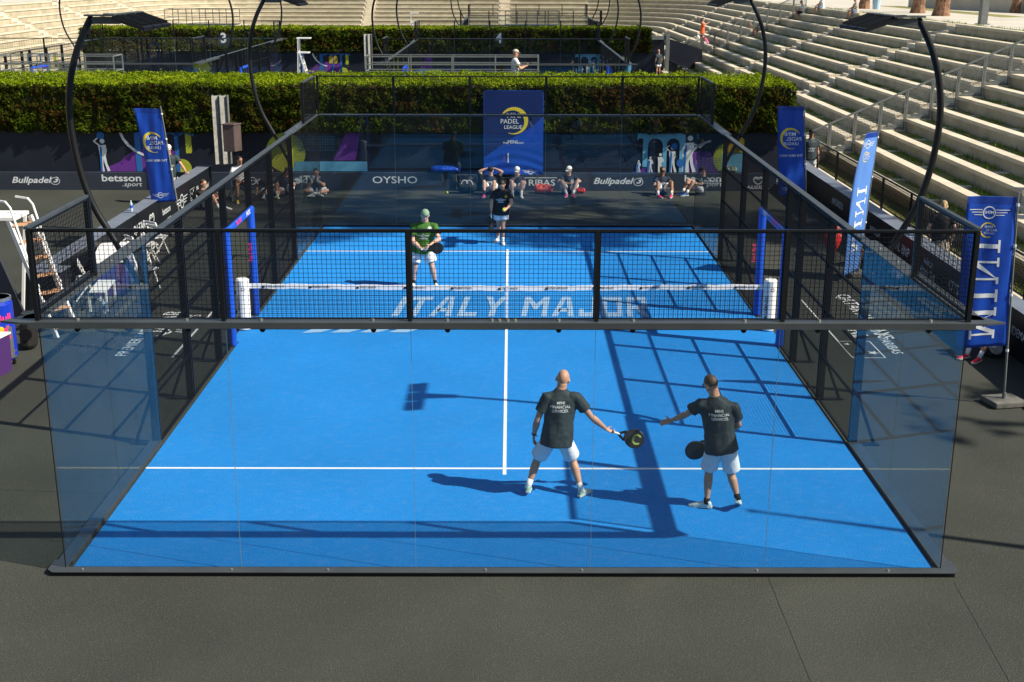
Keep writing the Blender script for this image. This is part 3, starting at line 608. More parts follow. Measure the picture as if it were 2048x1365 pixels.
def make_mural(length_l=-21):
    w = thing('mural_wall', (0, 26, 0), 'x', 'mural wall')
    MB().box(length_l, 8.95, 26.0, 26.35, 0, 1.95).build('wall_face', M['navy'], w)
    def layer(n, mt, k, dd):
        b = MB(); dd.place(b, (0, 26.0-.004*k, 0), (1,0,0), (0,0,1)); q = b.build(n, M[mt], w); return q
    U = lambda pts: [(mx(a), mz(b)) for a, b in pts]
    # left: arches, hill, lime circle, bar
    d = D2(); d.poly(U([(178,341),(205,330),(225,322),(245,305),(262,296),(300,292),(345,300),(345,341)])); d.poly(U([(655,318),(700,318),(710,262),(682,262)])); d.poly(U([(1255,341),(1290,330),(1300,341)]))
    d.poly(U([(1365,341),(1372,300),(1412,298),(1440,341)])); layer('purple_print', 'purple', 1, d)
    d = D2(); d.disc((mx(560), mz(302)), .62, 40); d.disc((mx(350), mz(335)), .3, 24); d.rect(mx(360), mx(372), mz(304), mz(262)); d.disc((mx(1452), mz(312)), .50, 32); layer('lime_print', 'lime', 2, d)
    d = D2(); d.poly(U([(258,262),(270,262),(270,341),(258,341)]))
    for u0 in (272, 310, 340): 
        d.poly(U([(u0,262),(u0+38,262),(u0+38,270),(u0+30,268),(u0+20,264),(u0+10,268),(u0,270)]))
    d.rect(mx(306), mx(313), mz(341), mz(262)); d.rect(mx(338), mx(346), mz(341), mz(262)); layer('blue_print', 'midb', 3, d)
    d = D2(); d.poly(U([(580,320),(723,320),(723,340),(572,340)])); d.poly(U([(1266,262),(1363,262),(1363,272),(1266,272)]))
    for u0, u1, vb in ((1278, 1288, 330), (1318, 1326, 341), (1352, 1363, 341)): d.poly(U([(u0,272),(u1,272),(u1,vb),(u0,vb)]))
    for a, b_ in ((1266,1280), (1288,1318), (1326,1352)):
        m_ = (a+b_)/2; r_ = (b_-a)/2
        for sg in (-1, 1): d.poly(U([(m_+sg*r_, 272), (m_+sg*r_, 272+r_), (m_+sg*r_*.92, 272+r_*.6), (m_+sg*r_*.7, 272+r_*.27), (m_+sg*r_*.38, 272+r_*.06), (m_, 272)][::-sg]))
    d.poly(U([(1438,302),(1488,302),(1488,322),(1480,341),(1438,341)])); layer('light_blue_print', 'skyb', 4, d)
    d = D2(); d.ring((mx(1425), mz(342)), 1.05, .07, 100, 178, 20); [d.poly(U([(a,b),(a+5,b-2),(c+5,e-3),(c,e)][::-1])) for (a,b),(c,e) in zip([(228,262),(233,275),(242,288),(255,300),(270,308)],[(233,275),(242,288),(255,300),(270,308),(284,312)])]
    figure(d, mx(192), mz(341), 1.02, 1); figure(d, mx(1270), mz(341), .38); figure(d, mx(1293), mz(341), .50); figure(d, mx(1313), mz(341), .60); figure(d, mx(1337), mz(341), .82, 1); figure(d, mx(1371), mz(341), 1.15, 2)
    layer('white_print', 'print_white', 5, d)
    d = D2(); d.disc((mx(191), mz(268)), .12); d.disc((mx(1341), mz(288)), .10); d.disc((mx(1355), mz(322)), .13)
    for u, h in ((187, 1.0), (1266, .36), (1289, .48), (1333, .8), (1362, 1.1)): d.poly([(mx(u)-.02, mz(341)), (mx(u)+.04, mz(341)), (mx(u)+.07, mz(341)+h*.75), (mx(u)+.02, mz(341)+h*.8), (mx(u)-.01, mz(341)+h*.5)])
    layer('figure_shadow_print', 'midb', 6, d)
    d = D2(); 
    for i in range(15): d.rect(mx(585+i*5), mx(585+i*5)+.012, mz(298), mz(270))
    for i in range(6): d.rect(mx(583), mx(660), mz(270+i*5.5), mz(270+i*5.5)+.012)
    for i in range(13): d.rect(mx(1206+i*5), mx(1206+i*5)+.012, mz(270), mz(256+6))
    for i in range(6): d.rect(mx(1392+i*8), mx(1392+i*8)+.012, mz(338), mz(312)); d.rect(mx(1392), mx(1435), mz(312+i*5), mz(312+i*5)+.012)
    layer('net_print', 'teal', 7, d)
    d = D2(); 
    for a, b_ in ((1447, 1462), (1466, 1481)): d.poly(U([(a,300),(a,275),((a+b_)/2,267),(b_,275),(b_,300)]))
    d.disc((mx(1397), mz(276)), .045); layer('ochre_print', 'ochre', 8, d)
    return w
w1 = make_mural(); w1['label'] = 'long navy mural wall with arches and white figures behind the nearest court'; w1['group'] = 'mural walls under the hedges'
w2 = copy_tree(w1); w2.location = (.0, 65, 0); w2['label'] = 'navy mural wall behind courts 3 and 4 under the second hedge'
w3 = copy_tree(w1); w3.location = (-18, 65.012, 0); w3['label'] = 'far left stretch of mural wall with a lime circle behind court 3'
for o in (w3,): 
    for c in kids(o):
        if c.name.startswith('wall_face'): bpy.data.objects.remove(c)
        elif c.name.startswith(('white_print', 'figure', 'light')): bpy.data.objects.remove(c)
OFF[w3.name] = V((-18, 65.012, 0)); MB().box(-26.25, -21.01, 65.0, 65.35, 0, 1.95).build('wall_face', M['navy'], w3)
bw = thing('advertising_wall', (0, 25.9, 0), 'low slate sponsor wall with white brand lettering in front of the mural', 'sponsor wall', 'low sponsor walls round the nearest court')
MB().box(-21, 8.9, 25.86, 25.985, 0, .56).build('wall_face', M['navy2'], bw, bevel=.008)
d = D2(); z = .17
d.text('Bullpadel', (mx(45), z), .27, shear=.3, bold=.02, sx=1.25); d.roundB((mx(94), z+.11), .24)
d.text('betsson', (mx(228), z+.05), .30, bold=.018, sx=1.35); d.text('.sport', (mx(248), z-.09), .2, shear=.2, sx=1.3)
d.text('betsson', (mx(352), z+.05), .26, bold=.018, sx=1.2)
d.wings((mx(492), .3), .24); d.text('BNL', (mx(512), z), .22); d.text('ITE', (mx(605), z), .34, sx=1.2); d.disc((mx(582), .3), .10)
d.text('OYSHO', (mx(779), z), .31, bold=.004, sx=1.35)
d.starbox((mx(924), .28), .66, .46); d.text('BNP PA', (mx(1000), z-.06), .27, bold=.01, sx=1.1); d.text('RIBAS', (mx(1075), z-.06), .27, bold=.012, sx=1.25); d.rect(mx(955), mx(1106), .40, .42); d.text('BNL', (mx(990), z+.17), .16, bold=.02)
d.text('Bullpadel', (mx(1218), z), .27, shear=.3, bold=.02, sx=1.25); d.roundB((mx(1270), z+.11), .25)
d.text('betsson', (mx(1400), z+.07), .29, bold=.018, sx=1.3); d.text('sport', (mx(1420), z-.06), .2, shear=.2, sx=1.35)
d.heart((mx(1512), .34), .26); d.text('ALGIDA', (mx(1512), .05), .14, bold=.02, sx=1.4); d.text('B', (mx(1552), z), .25)
b = MB(); d.place(b, (0, 25.857, 0), (1,0,0), (0,0,1)); b.build('sponsor_lettering', M['print_white'], bw)
def side_wall(sx, y0, y1, label, items, h, xw=9.1, th=.36, capm='wallcap'):
    w = thing('advertising_wall', (sx*xw, (y0+y1)/2, 0), label, 'sponsor wall', 'low sponsor walls round the nearest court')
    X0, X1 = sorted((sx*xw, sx*(xw+th)))
    MB().box(X0, X1, y0, y1, 0, h-.012).build('wall_face', M['blackwall'], w)
    cp = MB(); y = y0
    while y < y1-.1:
        y2 = min(y1, y+2.4); cp.box(X0-.012, X1+.012, y+.003, y2-.003, h-.012, h); y = y2
    cp.build('cap_panel', M[capm], w)
    d = D2()
    for it in items:
        k, y = it[0], it[1]
        if k == 'wings': d.wings((y, h*.5), it[2]*.8)
        elif k == 'heart': d.heart((y, h*.56), it[2])
        elif k == 'box': d.starbox((y, h*.5), it[2]*1.7, it[2])
        elif k == 'ball': d.roundB((y, h*.45), it[2])
        else: d.text(k, (y, h*it[3]), it[2]*.74, bold=.012, shear=it[4] if len(it) > 4 else 0)
    b = MB(); d.place(b, (sx*(xw-.003), 0, 0), (0, -sx, 0), (0, 0, 1)); b.build('sponsor_lettering', M['print_grey'], w)
    return w
# text runs along -y on the right side and +y on the left side: plane coordinate = -sx*y
side_wall(-1, 11.3, 24.9, 'long black sponsor wall along the left of the nearest court', [
  ('AUDEMARS PIGUET', 15.0, .36, .30), ('QATAR', 17.2, .40, .42), ('AIRWAYS', 17.2, .2, .22), ('heart', 18.3, .36), ('ALGIDA', 18.3, .15, .16), ('betsson', 19.7, .34, .42), ('sport', 19.9, .22, .2), ('wings', 21.3, .5), ('box', 22.5, .32), ('BNL', 23.1, .2, .5, 0), ('PARIBAS', 23.1, .16, .28), ('Bullpadel', 24.1, .24, .35, .3)], .93)
side_wall(1, -1.5, 26.8, 'long black sponsor wall along the right foot of the grandstand', [
  ('#MONDO', -20.9, .36, .42), ('QATAR', -18.9, .42, .48), ('AIRWAYS', -18.9, .2, .28), ('BETSSON', -17.2, .3, .4), ('BNL BNP', -15.1, .42, .4), ('wilson', -13.2, .30, .58, .2), ('Victor Set', -13.2, .34, .30), ('OYSHO', -11.3, .42, .36), ('PREMIER', -9.6, .2, .60), ('PADEL', -9.5, .44, .26), ('AUDEMARS', -8.2, .3, .4), ('PIGUET', -6.9, .42, .38)], .87)
side_wall(-1, 26.2, 64, 'black sponsor wall beside court 3 at the far left', [('BNL', 60, .4, .4)], .9, xw=24.6)

# ------------------------------------------------------------------ hedges made of many small leaves
def leaf_mesh(pts, nrm, size, name, m, jitter=.75, thin=.55):
    n = len(pts); r = rng.normal(size=(n, 3)); nn = nrm+jitter*r; nn /= np.linalg.norm(nn, axis=1)[:, None]
    a = np.cross(nn, rng.normal(size=(n, 3))); a /= np.linalg.norm(a, axis=1)[:, None]; b = np.cross(nn, a)
    s = size*(.6+.8*rng.random((n, 1))); v = np.empty((n, 4, 3))
    v[:, 0] = pts-a*s; v[:, 1] = pts+b*s*thin; v[:, 2] = pts+a*s; v[:, 3] = pts-b*s*thin
    me = bpy.data.meshes.new(name); me.vertices.add(4*n); me.loops.add(4*n); me.polygons.add(n)
    me.vertices.foreach_set('co', v.reshape(-1)); me.loops.foreach_set('vertex_index', np.arange(4*n, dtype=np.int32))
    me.polygons.foreach_set('loop_start', np.arange(0, 4*n, 4, dtype=np.int32)); me.polygons.foreach_set('loop_total', np.full(n, 4, dtype=np.int32))
    me.materials.append(m); me.update(calc_edges=True); return me
def lump(p, sc=1.0): return np.array([noise.fractal(V((x*sc, y*sc, z*sc)), 1, 2, 3) for x, y, z in p])
def hedge(x0, x1, y0, y1, z0, z1, label, nf, ntp, size):
    h = thing('hedge', ((x0+x1)/2, (y0+y1)/2, z0), label, 'hedge', 'clipped hedges over the mural walls')
    MB().box(x0+.12, x1-.12, y0+.14, y1-.12, z0+.1, z1-.14).build('inner_twigs', M['hedgecore'], h)
    off = np.array(h.location)
    def face(n, kind):
        u = rng.random(n); v = rng.random(n)
        if kind == 'front': p = np.c_[x0+(x1-x0)*u, np.full(n, y0), z0+(z1-z0)*v]; nr = np.array([0, -1, .25])
        if kind == 'top': p = np.c_[x0+(x1-x0)*u, y0+(y1-y0)*v, np.full(n, z1)]; nr = np.array([0, 0, 1.])
        if kind == 'right': p = np.c_[np.full(n, x1), y0+(y1-y0)*u, z0+(z1-z0)*v]; nr = np.array([1, 0, .2])
        if kind == 'left': p = np.c_[np.full(n, x0), y0+(y1-y0)*u, z0+(z1-z0)*v]; nr = np.array([-1, 0, .2])
        def hgt(q): return lump(q, 1.9)*.15+lump(q, .45)*.09+np.array([noise.noise(V((x*5.5, y*5.5, z*5.5))) for x, y, z in q])*.07
        t1, t2 = (np.array([1., 0, 0]), np.array([0, 0, 1.])) if kind == 'front' else ((np.array([1., 0, 0]), np.array([0, 1., 0])) if kind == 'top' else (np.array([0, 1., 0]), np.array([0, 0, 1.])))
        h0 = hgt(p); e_ = .05; NN = np.tile(nr, (n, 1))-1.3*(t1*((hgt(p+t1*e_)-h0)/e_)[:, None]+t2*((hgt(p+t2*e_)-h0)/e_)[:, None])
        NN /= np.linalg.norm(NN, axis=1)[:, None]
        d_ = h0+rng.normal(size=n)*.02-.16*rng.random(n)**2
        if kind == 'top': d_ = d_*.6+np.maximum(0, rng.normal(size=n)-1.9)*.11
        # rounded shoulders
        p = p+nr*d_[:, None]
        if kind == 'front': 
            k = np.clip((p[:, 2]-(z1-.25))/.25, 0, 1); p[:, 1] += .14*k**2
            k = np.clip(((z0+.12)-p[:, 2])/.12, 0, 1); p[:, 1] += .1*k; p[:, 2] += lump(p, 3)*.06
        return p, NN
    A = [face(nf, 'front'), face(int(nf*.06), 'right'), face(int(nf*.06), 'left')]
    P = np.concatenate([a[0] for a in A]); Nn = np.concatenate([a[1] for a in A])
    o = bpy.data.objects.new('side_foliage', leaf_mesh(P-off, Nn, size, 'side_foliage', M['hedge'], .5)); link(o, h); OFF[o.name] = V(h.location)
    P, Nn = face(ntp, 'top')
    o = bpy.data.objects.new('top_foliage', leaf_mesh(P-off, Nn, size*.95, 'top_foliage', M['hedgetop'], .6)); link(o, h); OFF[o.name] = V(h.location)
hedge(-21, 8.86, 25.75, 30.1, 1.82, 3.32, 'clipped green hedge above the mural wall right behind the nearest court', 60000, 52000, .042)
hedge(-26.3, 8.66, 64.75, 68.6, 1.9, 3.3, 'second clipped hedge farther back behind courts 3 and 4', 26000, 22000, .07)
# court number boards hung on the second hedge
for t_, x, z, lb in (('3', -17.42, 2.60, 'dark board with a white number 3 on the second hedge'), ('4', -.67, 2.62, 'dark board with a white number 4 on the second hedge')):
    o = thing('number_board', (x, 64.4, z), lb, 'number board', 'court number boards'); p = MB().box(x-.34, x+.34, 64.42, 64.46, z-.36, z+.36).build('board', M['hedgecore'] if t_ == '4' else M['navy'], o)
    d = D2(); d.text(t_, (0, -.28), .8, bold=.03); b = MB(); d.place(b, (x, 64.41, z), (1,0,0), (0,0,1)); b.build('number', M['print_white'], p)

# ------------------------------------------------------------------ grandstand of travertine rows round three sides
Xn = lambda n: 10.56+.88*n
Zn = lambda n: .105+.39*n
YB = 110.0; XL = 26.2; NR = 11
AIS = (18, 32, 45.5, 60.5, 75, 88, 102)
gs = thing('grandstand', (10.2, 60, 0), 'stepped stone grandstand with grassy rows wrapping round the right, far and left sides', 'grandstand')
def strip(mb, side, n_in, n_out, s0, s1, z0, z1):
    # side R: along y, L: along y mirrored, B: along x; n_in/n_out are outward offsets in metres from row zero
    if side == 'R': mb.box(10.56+n_in, 10.56+n_out, s0, s1, z0, z1)
    if side == 'L': mb.box(-XL-n_out, -XL-n_in, s0, s1, z0, z1)
    if side == 'B': mb.box(s0, s1, YB+n_in, YB+n_out, z0, z1)
def corner(mb, side, n_in, n_out, z0, z1, K=7):
    cx, cy = (8.0, YB-3.5) if side == 'R' else (-XL+3.0, YB-3.5)
    for i in range(K):
        q = []
        for r_ in (n_in, n_out):
            for a in (i, i+1):
                t = math.pi/2*a/K; ex = (2.56+r_)*math.cos(t) if side == 'R' else -(3.0+r_)*math.cos(t); ey = (3.5+r_)*math.sin(t)
                q.append((cx+ex, cy+ey))
        b_ = [q[0], q[2], q[3], q[1]]
        mb.hexa([(x, y, z0) for x, y in b_], [(x, y, z1) for x, y in b_])
segsR = [(-8, AIS[0]-.6)]+[(AIS[i]+.6, AIS[i+1]-.6) for i in range(len(AIS)-1)]+[(AIS[-1]+.6, YB-3.5)]
bx = (-26.2+3+3, -16.5, -.1, 8.0)
BA = (-14.3, -.6)
segsB = [(-XL+3, BA[0]-.6), (BA[0]+.6, BA[1]-.6), (BA[1]+.6, 8.0)]
for n in range(1, NR+1):
    o1 = .88*n; z1 = Zn(n)
    rs = MB(); cp = MB(); gr = MB(); st = MB()
    gz0 = z1-.39-.1
    for side, segs in (('R', segsR), ('L', segsR), ('B', segsB)):
        for i, (a, b_) in enumerate(segs):
            strip(rs, side, o1+.05, o1+.30, a, b_, gz0-.1, z1-.11)
            y = a
            while y < b_-.05:
                y2 = min(b_, y+2.0+.5*rng.random()); y2 = b_ if b_-y2 < .6 else y2
                strip(cp, side, o1, o1+.35, y+.004, y2-.004, z1-.11, z1+rng.uniform(-.003, .003)); y = y2
            # returns beside the stairs
            for e, s_ in ((a, 1), (b_, -1)):
                if -7 < e < YB-4 or side == 'B': strip(cp, side, o1+.29, o1+.88-.01, min(e, e+s_*.22), max(e, e+s_*.22), z1-.35, z1-.002)
            strip(gr, side, o1+.302, o1+.90, a+.22, b_-.22, z1-.4, z1-.05)
            if side == 'R':
                yy = a+3
                while yy < b_-1: strip(st, side, o1+.352, o1+.87, yy, yy+.32, z1-.2, z1-.035); yy += 3.6
        for a in (AIS if side != 'B' else BA):
            strip(st, side, o1+.0, o1+.90, a-.6, a+.6, z1-.6, z1-.115); strip(st, side, o1-.30, o1-.001, a-.42, a+.42, z1-.6, z1-.30)
    for side in 'RL':
        corner(rs, side, o1+.05, o1+.30, gz0-.1, z1-.11); corner(cp, side, o1, o1+.35, z1-.11, z1); corner(gr, side, o1+.302, o1+.90, z1-.4, z1-.05)
    r_ = rs.build('seating_row', M['riser'], gs); cp.build('coping', M['trav'], r_); gr.build('grass_strip', M['soil'], r_); st.build('stair_step', M['trav'], r_)
fl = MB(); fl.box(10.45, 11.6, -8, YB-1, -.2, .10); fl.box(-27.3, -26.0, -8, YB, -.2, .10); fl.box(-27, 11, YB-1.0, YB+1, -.2, .1); fl.build('foot_strip', M['soil'], gs)
cb = MB(); cb.box(10.12, 10.45, -8, YB-3, -.1, .27); cb.build('curb', M['granite'], gs); b = MB(); b.box(10.10, 10.47, -8, YB-3, .27, .33); b.build('curb_cap', M['trav'], gs)
# plateau on top of the stands
b = MB(); z = Zn(NR)-.03; x1 = 10.56+.88*NR+.9
b.box(x1, 120, -60, 260, z-1, z); b.box(-160, -XL-.88*NR-.9, -60, 260, z-1, z); b.box(-XL-.88*NR-.9, x1, YB+.88*NR+.9, 260, z-1, z)
struct('plaza', b, M['plaza'])
# tufts of grass along the rows
def tufts(n):
    P = []
    for _ in range(n):
        k = rng.integers(0, NR+1); y = 12+rng.random()**1.6*75; w = rng.beta(1.1, 2.5)
        x = (10.5+rng.random()*.9) if k == 0 else 10.56+.88*k+.37+.5*(1-w); z = .10 if k == 0 else Zn(k)-.05
        if noise.noise(V((x*2.1, y*.9, 3))) < -.08: continue
        P.append((x, y, z))
    P = np.array(P); n = len(P); a = rng.random(n)*6.28; hgt = .05+.13*rng.random(n)**2; w = .012
    dx = np.c_[np.cos(a), np.sin(a), np.zeros(n)]*w; lean = np.c_[rng.normal(size=n)*.03, rng.normal(size=n)*.03, hgt]
    v = np.stack([P-dx, P+dx, P+lean], 1); me = bpy.data.meshes.new('grass'); me.vertices.add(3*n); me.loops.add(3*n); me.polygons.add(n)
    me.vertices.foreach_set('co', v.reshape(-1)); me.loops.foreach_set('vertex_index', np.arange(3*n, dtype=np.int32))
    me.polygons.foreach_set('loop_start', np.arange(0, 3*n, 3, dtype=np.int32)); me.polygons.foreach_set('loop_total', np.full(n, 3, dtype=np.int32))
    me.materials.append(M['blade']); me.update(calc_edges=True); return tag(link(bpy.data.objects.new('grass', me)), 'green grass tufts growing along the stone seating rows', 'grass', kind='stuff')
tufts(60000)

# ------------------------------------------------------------------ railings
def curb_fence(y0, y1, step, label, x=10.28, z0=.33, h=.93, grid=.09):
    f = thing('mesh_fence', (x, (y0+y1)/2, z0), label, 'fence', 'black mesh fences on the grandstand curb')
    n = max(1, int(round((y1-y0)/step)))
    MB().box(x-.02, x+.02, y0, y1, z0+h-.035, z0+h).build('top_rail', M['black'], f); MB().box(x-.015, x+.015, y0, y1, z0+.10, z0+.13).build('bottom_rail', M['black'], f)
    for i in range(n+1): MB().box(x-.028, x+.028, y0+(y1-y0)*i/n-.028, y0+(y1-y0)*i/n+.028, z0, z0+h-.001).build('fence_post', M['black'], f)
    for i in range(n):
        a = y0+(y1-y0)*i/n+.03; b = MB(); wire_grid(b, (x, a, z0+.13), (0,1,0), (0,0,1), (y1-y0)/n-.06, h-.17, grid, .0045); b.build('mesh_infill', M['wire'], f)
curb_fence(-1.5, 28.2, 2.45, 'black mesh railing on the pink curb at the right beside the nearest court', grid=.06)
curb_fence(33.2, 68.5, 2.9, 'black mesh railing on the curb farther back beside court 4', grid=.12)
def aisle_fence(y, label, n0=0, n1=12):
    f = thing('aisle_fence', (10.6, y, .1), label, 'fence', 'grey sloping mesh fences up the grandstand aisles')
    g = MB()
    for n in range(n0, n1):
        xa, xb = 10.56+.88*n, 10.56+.88*(n+1); za = Zn(n); zt0, zt1 = za+1.0-.0, za+1.0+.39
        MB().box(xa-.035, xa+.035, y-.03, y+.03, za-.02, zt0-.02).build('fence_post', M['galv'], f)
        MB().box(xb-.09, xb-.04, y-.025, y+.025, za-.0, zt1-.07).build('fence_post', M['galv'], f)
        g.box(xa+.036, xb-.091, y-.02, y+.02, za+.03, za+.08)
        k = 8
        for i in range(1, 14): 
            x = xa+.04+(xb-xa-.13)*i/14; g.obox((x, y, (za+.08+zt0+.39*(x-xa)/.88)/2), (.004,0,0), (0,.004,0), (0,0,(zt0+.39*(x-xa)/.88-za-.08)/2))
        for j in range(1, 20):
            z = za+.08+j*.06; xs = max(xa+.04, xa+(z-zt0)/.39*.88)
            if xs < xb-.1: g.obox(((xs+xb-.09)/2, y, z), ((xb-.09-xs)/2,0,0), (0,.004,0), (0,0,.0055))
        g.bar((xa+.04, y+.03, za+.15), (xb-.09, y+.03, za+.55), .02)
    g.build('mesh_infill', M['galv'], f)
    b = MB(); b.bar((10.56+.88*n0-.2, y, Zn(n0)+1.0-.09), (10.56+.88*n1, y, Zn(n1)+1.0), .07, .06); b.build('hand_rail', M['galv'], f)
aisle_fence(31.35, 'grey sloping mesh fence climbing the nearer grandstand aisle', 0, 13)
aisle_fence(74.3, 'grey sloping mesh fence climbing the farther grandstand aisle beyond hedges', 0, 11)
def platform(x0, x1, y0, y1, zt, label, zb=2.3, mt='galv', n=4):
    f = thing('railed_platform', ((x0+x1)/2, (y0+y1)/2, zb), label, 'platform', 'metal platforms behind the hedges')
    MB().box(x0, x1, y0, y1, zb-.06, zb).build('deck', M['greysteel'], f)
    for y in (y0, y1):
        b = MB()
        for z in (zt, zt-.26, zt-.5): b.bar((x0, y, z), (x1, y, z), .032)
        b.build('hand_rail', M[mt], f)
        for i in range(n+1): MB().bar((x0+(x1-x0)*i/n, y, zb), (x0+(x1-x0)*i/n, y, zt-.017), .036).build('rail_post', M[mt], f)
    b = MB()
    for x in (x0, x1):
        for z in (zt, zt-.5): b.bar((x, y0, z), (x, y1, z), .032)
    b.build('end_rail', M[mt], f)
platform(-4.9, 1.02, 30.3, 31.3, 3.84, 'grey railed camera platform behind the middle of the first hedge')
platform(-17.4, -13.5, 30.3, 31.3, 3.84, 'grey railed platform behind the left part of the first hedge', n=3)
platform(-22.2, -17.8, 69.2, 71.2, 4.3, 'dark railed platform behind the second hedge at the left', zb=3.35, mt='greysteel', n=5)
platform(-.3, 3.2, 69.2, 71.2, 4.2, 'dark railed platform behind the second hedge beyond court 4', zb=3.35, mt='greysteel', n=5)
# gate and corrugated screens at the ends of the hedges
for x, y, lb in ((9.2, 71.3, 'tall grey gate post and dark doorway right of the second hedge'),):
    g = thing('gateway', (x, y, 0), lb, 'gate'); MB().box(8.95, 9.3, 71.2, 71.5, 0, 2.75).build('gate_post', M['galv'], g); MB().box(10.35, 10.6, 71.2, 71.5, 0, 2.7).build('gate_post', M['galv'], g)
    MB().box(9.31, 10.34, 71.25, 71.4, 2.35, 2.6).build('lintel', M['galv'], g); MB().box(9.35, 10.34, 71.9, 72.0, 0, 2.5).build('door', M['navy'], g)
    b = MB(); b.hexa([(10.62, 71.3, .3), (12.8, 71.3, .5), (12.8, 71.36, .5), (10.62, 71.36, .3)], [(10.62, 71.3, 2.4), (12.8, 71.3, 1.7), (12.8, 71.36, 1.7), (10.62, 71.36, 2.4)]); b.build('side_panel', M['navy'], g)
def screen(x, y, label, h0=.85, h1=3.0):
    g = thing('corrugated_screen', (x, y, h0), label, 'metal screen', 'corrugated metal screens at the hedge ends')
    for dx0, dx1 in ((0, .22), (.235, .46)):
        b = MB(); k = 60
        for i in range(k): 
            z = h0+(h1-h0)*i/k; b.obox((x+(dx0+dx1)/2, y+.12*(dx0), z+(h1-h0)/k/2), ((dx1-dx0)/2, .10, 0), (-.01, .025, 0), (0, 0, (h1-h0)/k*.46))
        b.build('corrugated_sheet', M['concrete'], g)
    b = MB()
    for dx in (0, .228, .46): b.box(x+dx-.012, x+dx+.012, y-.03, y+.12, h0, h1+.02)
    b.box(x-.012, x+.47, y-.01, y+.10, h0, h0+.03); b.build('frame', M['galv'], g)
screen(-9.0, 25.2, 'corrugated grey metal screen beside the left sponsor wall', .93, 3.0)
screen(-8.85, 64.2, 'corrugated grey metal screen left of court 4', .93, 3.0)
# ------------------------------------------------------------------ speaker stand, banner board, flags
g = thing('loudspeaker', (-8.33, 24.6, 0), 'brown boxy loudspeaker on a thin black stand before the hedge', 'loudspeaker')
b = MB(); b.hexa([(-8.55,24.35,1.42),(-8.2,24.30,1.42),(-8.05,24.62,1.42),(-8.45,24.8,1.42)], [(-8.55,24.35,2.22),(-8.2,24.30,2.22),(-8.05,24.62,2.22),(-8.45,24.8,2.22)]); b.build('cabinet', M['spkb'], g, bevel=.015)
b = MB(); b.hexa([(-8.58,24.32,2.222),(-8.18,24.27,2.222),(-8.02,24.64,2.222),(-8.46,24.83,2.222)], [(-8.56,24.32,2.25),(-8.2,24.28,2.25),(-8.04,24.62,2.25),(-8.46,24.82,2.25)]); b.build('rain_cover', M['spkb'], g)
MB().cyl((-8.3, 24.55, .02), (-8.3, 24.55, 1.42), .022).build('pole', M['black'], g)
for a in (0, 2.1, 4.2): MB().bar((-8.3, 24.55, .5), (-8.3+.4*math.cos(a), 24.55+.4*math.sin(a), .01), .025).build('leg', M['black'], g)
PB = thing('banner_board', (.15, 25.5, 0), 'tall blue banner board with a yellow crescent behind the far glass wall', 'banner')
def rrect(x0, x1, y0, y1, r, n=5):
    o = []
    for cx, cy, a0 in ((x1-r, y1-r, 0), (x0+r, y1-r, 90), (x0+r, y0+r, 180), (x1-r, y0+r, 270)):
        for i in range(n+1): a = math.radians(a0+90*i/n); o.append((cx+r*math.cos(a), cy+r*math.sin(a)))
    return o
b = MB(); nx_, nz_ = 24, 40; X0, X1, Z0, Z1 = -.76, 1.08, .57, 3.15
def pbf(x, z): 
    w = max(0, (1.5-z))/1.0; return 25.50-.02*w*math.sin((z+.25*(x-.2)**2)*22+x*1.5)
r_ = .08
def cut(x, z): # rounded top corners
    for sx_ in (0, 1):
        cxx = X0+r_ if sx_ == 0 else X1-r_; dz = z-(Z1-r_)
        dx = (cxx-x) if sx_ == 0 else (x-cxx)
        if dz > 0 and dx > 0:
            q = math.hypot(dx, dz)
            if q > r_: return (cxx+(-1 if sx_ == 0 else 1)*dx*r_/q, Z1-r_+dz*r_/q)
    return (x, z)
vs = []; 
for j in range(nz_+1):
    for i in range(nx_+1):
        x, z = cut(X0+(X1-X0)*i/nx_, Z0+(Z1-Z0)*j/nz_); vs.append((x, pbf(x, z), z))
fs = [(j*(nx_+1)+i, j*(nx_+1)+i+1, (j+1)*(nx_+1)+i+1, (j+1)*(nx_+1)+i) for j in range(nz_) for i in range(nx_)]
b.add(vs, fs); face = b.build('printed_face', M['flag'], PB, smooth=True)
MB().prism(rrect(X0+.01, X1-.01, Z0+.01, Z1-.01, .08), (0, 25.58, 0), (1,0,0), (0,0,1), (0, -.06, 0)).build('backing', M['greysteel'], PB)
for x in (-.6, .9): MB().bar((x, 25.60, 0), (x, 25.60, 2.9), .04).build('support', M['galv'], PB)
pf = lambda k: (lambda x, y: V((x, pbf(x, y)-.003*k, y)))
d = D2(); d.poly([(X0+.03, 3.13), (X1-.03, 3.13), (X1-.03, 2.35), (.75, 2.05), (.2, 1.75), (-.3, 1.42), (X0+.03, 1.1)]); b = MB(); d.place(b, 0*V((1,1,1)), (1,0,0), (0,0,1), fn=pf(1), cut=.12); b.build('dark_net_print', M['posterd'], face)
d = D2()
for i in range(22):
    for k in range(2):
        pass
for i in range(-14, 20):
    x0 = -.72+i*.1
    for j in range(26):
        z0 = 3.1-j*.07; off = .05*(j % 2)
        if X0+.04 < x0+off < X1-.12 and z0-.07 > 1.15+(x0+off-X0)*.62: d.poly([(x0+off, z0), (x0+off+.006, z0), (x0+off+.056, z0-.07), (x0+off+.05, z0-.07)]); d.poly([(x0+off+.05, z0), (x0+off+.056, z0), (x0+off+.006, z0-.07), (x0+off, z0-.07)])
b = MB(); d.place(b, V((0,0,0)), (1,0,0), (0,0,1), fn=pf(2)); b.build('net_pattern_print', M['flagtop'], face)
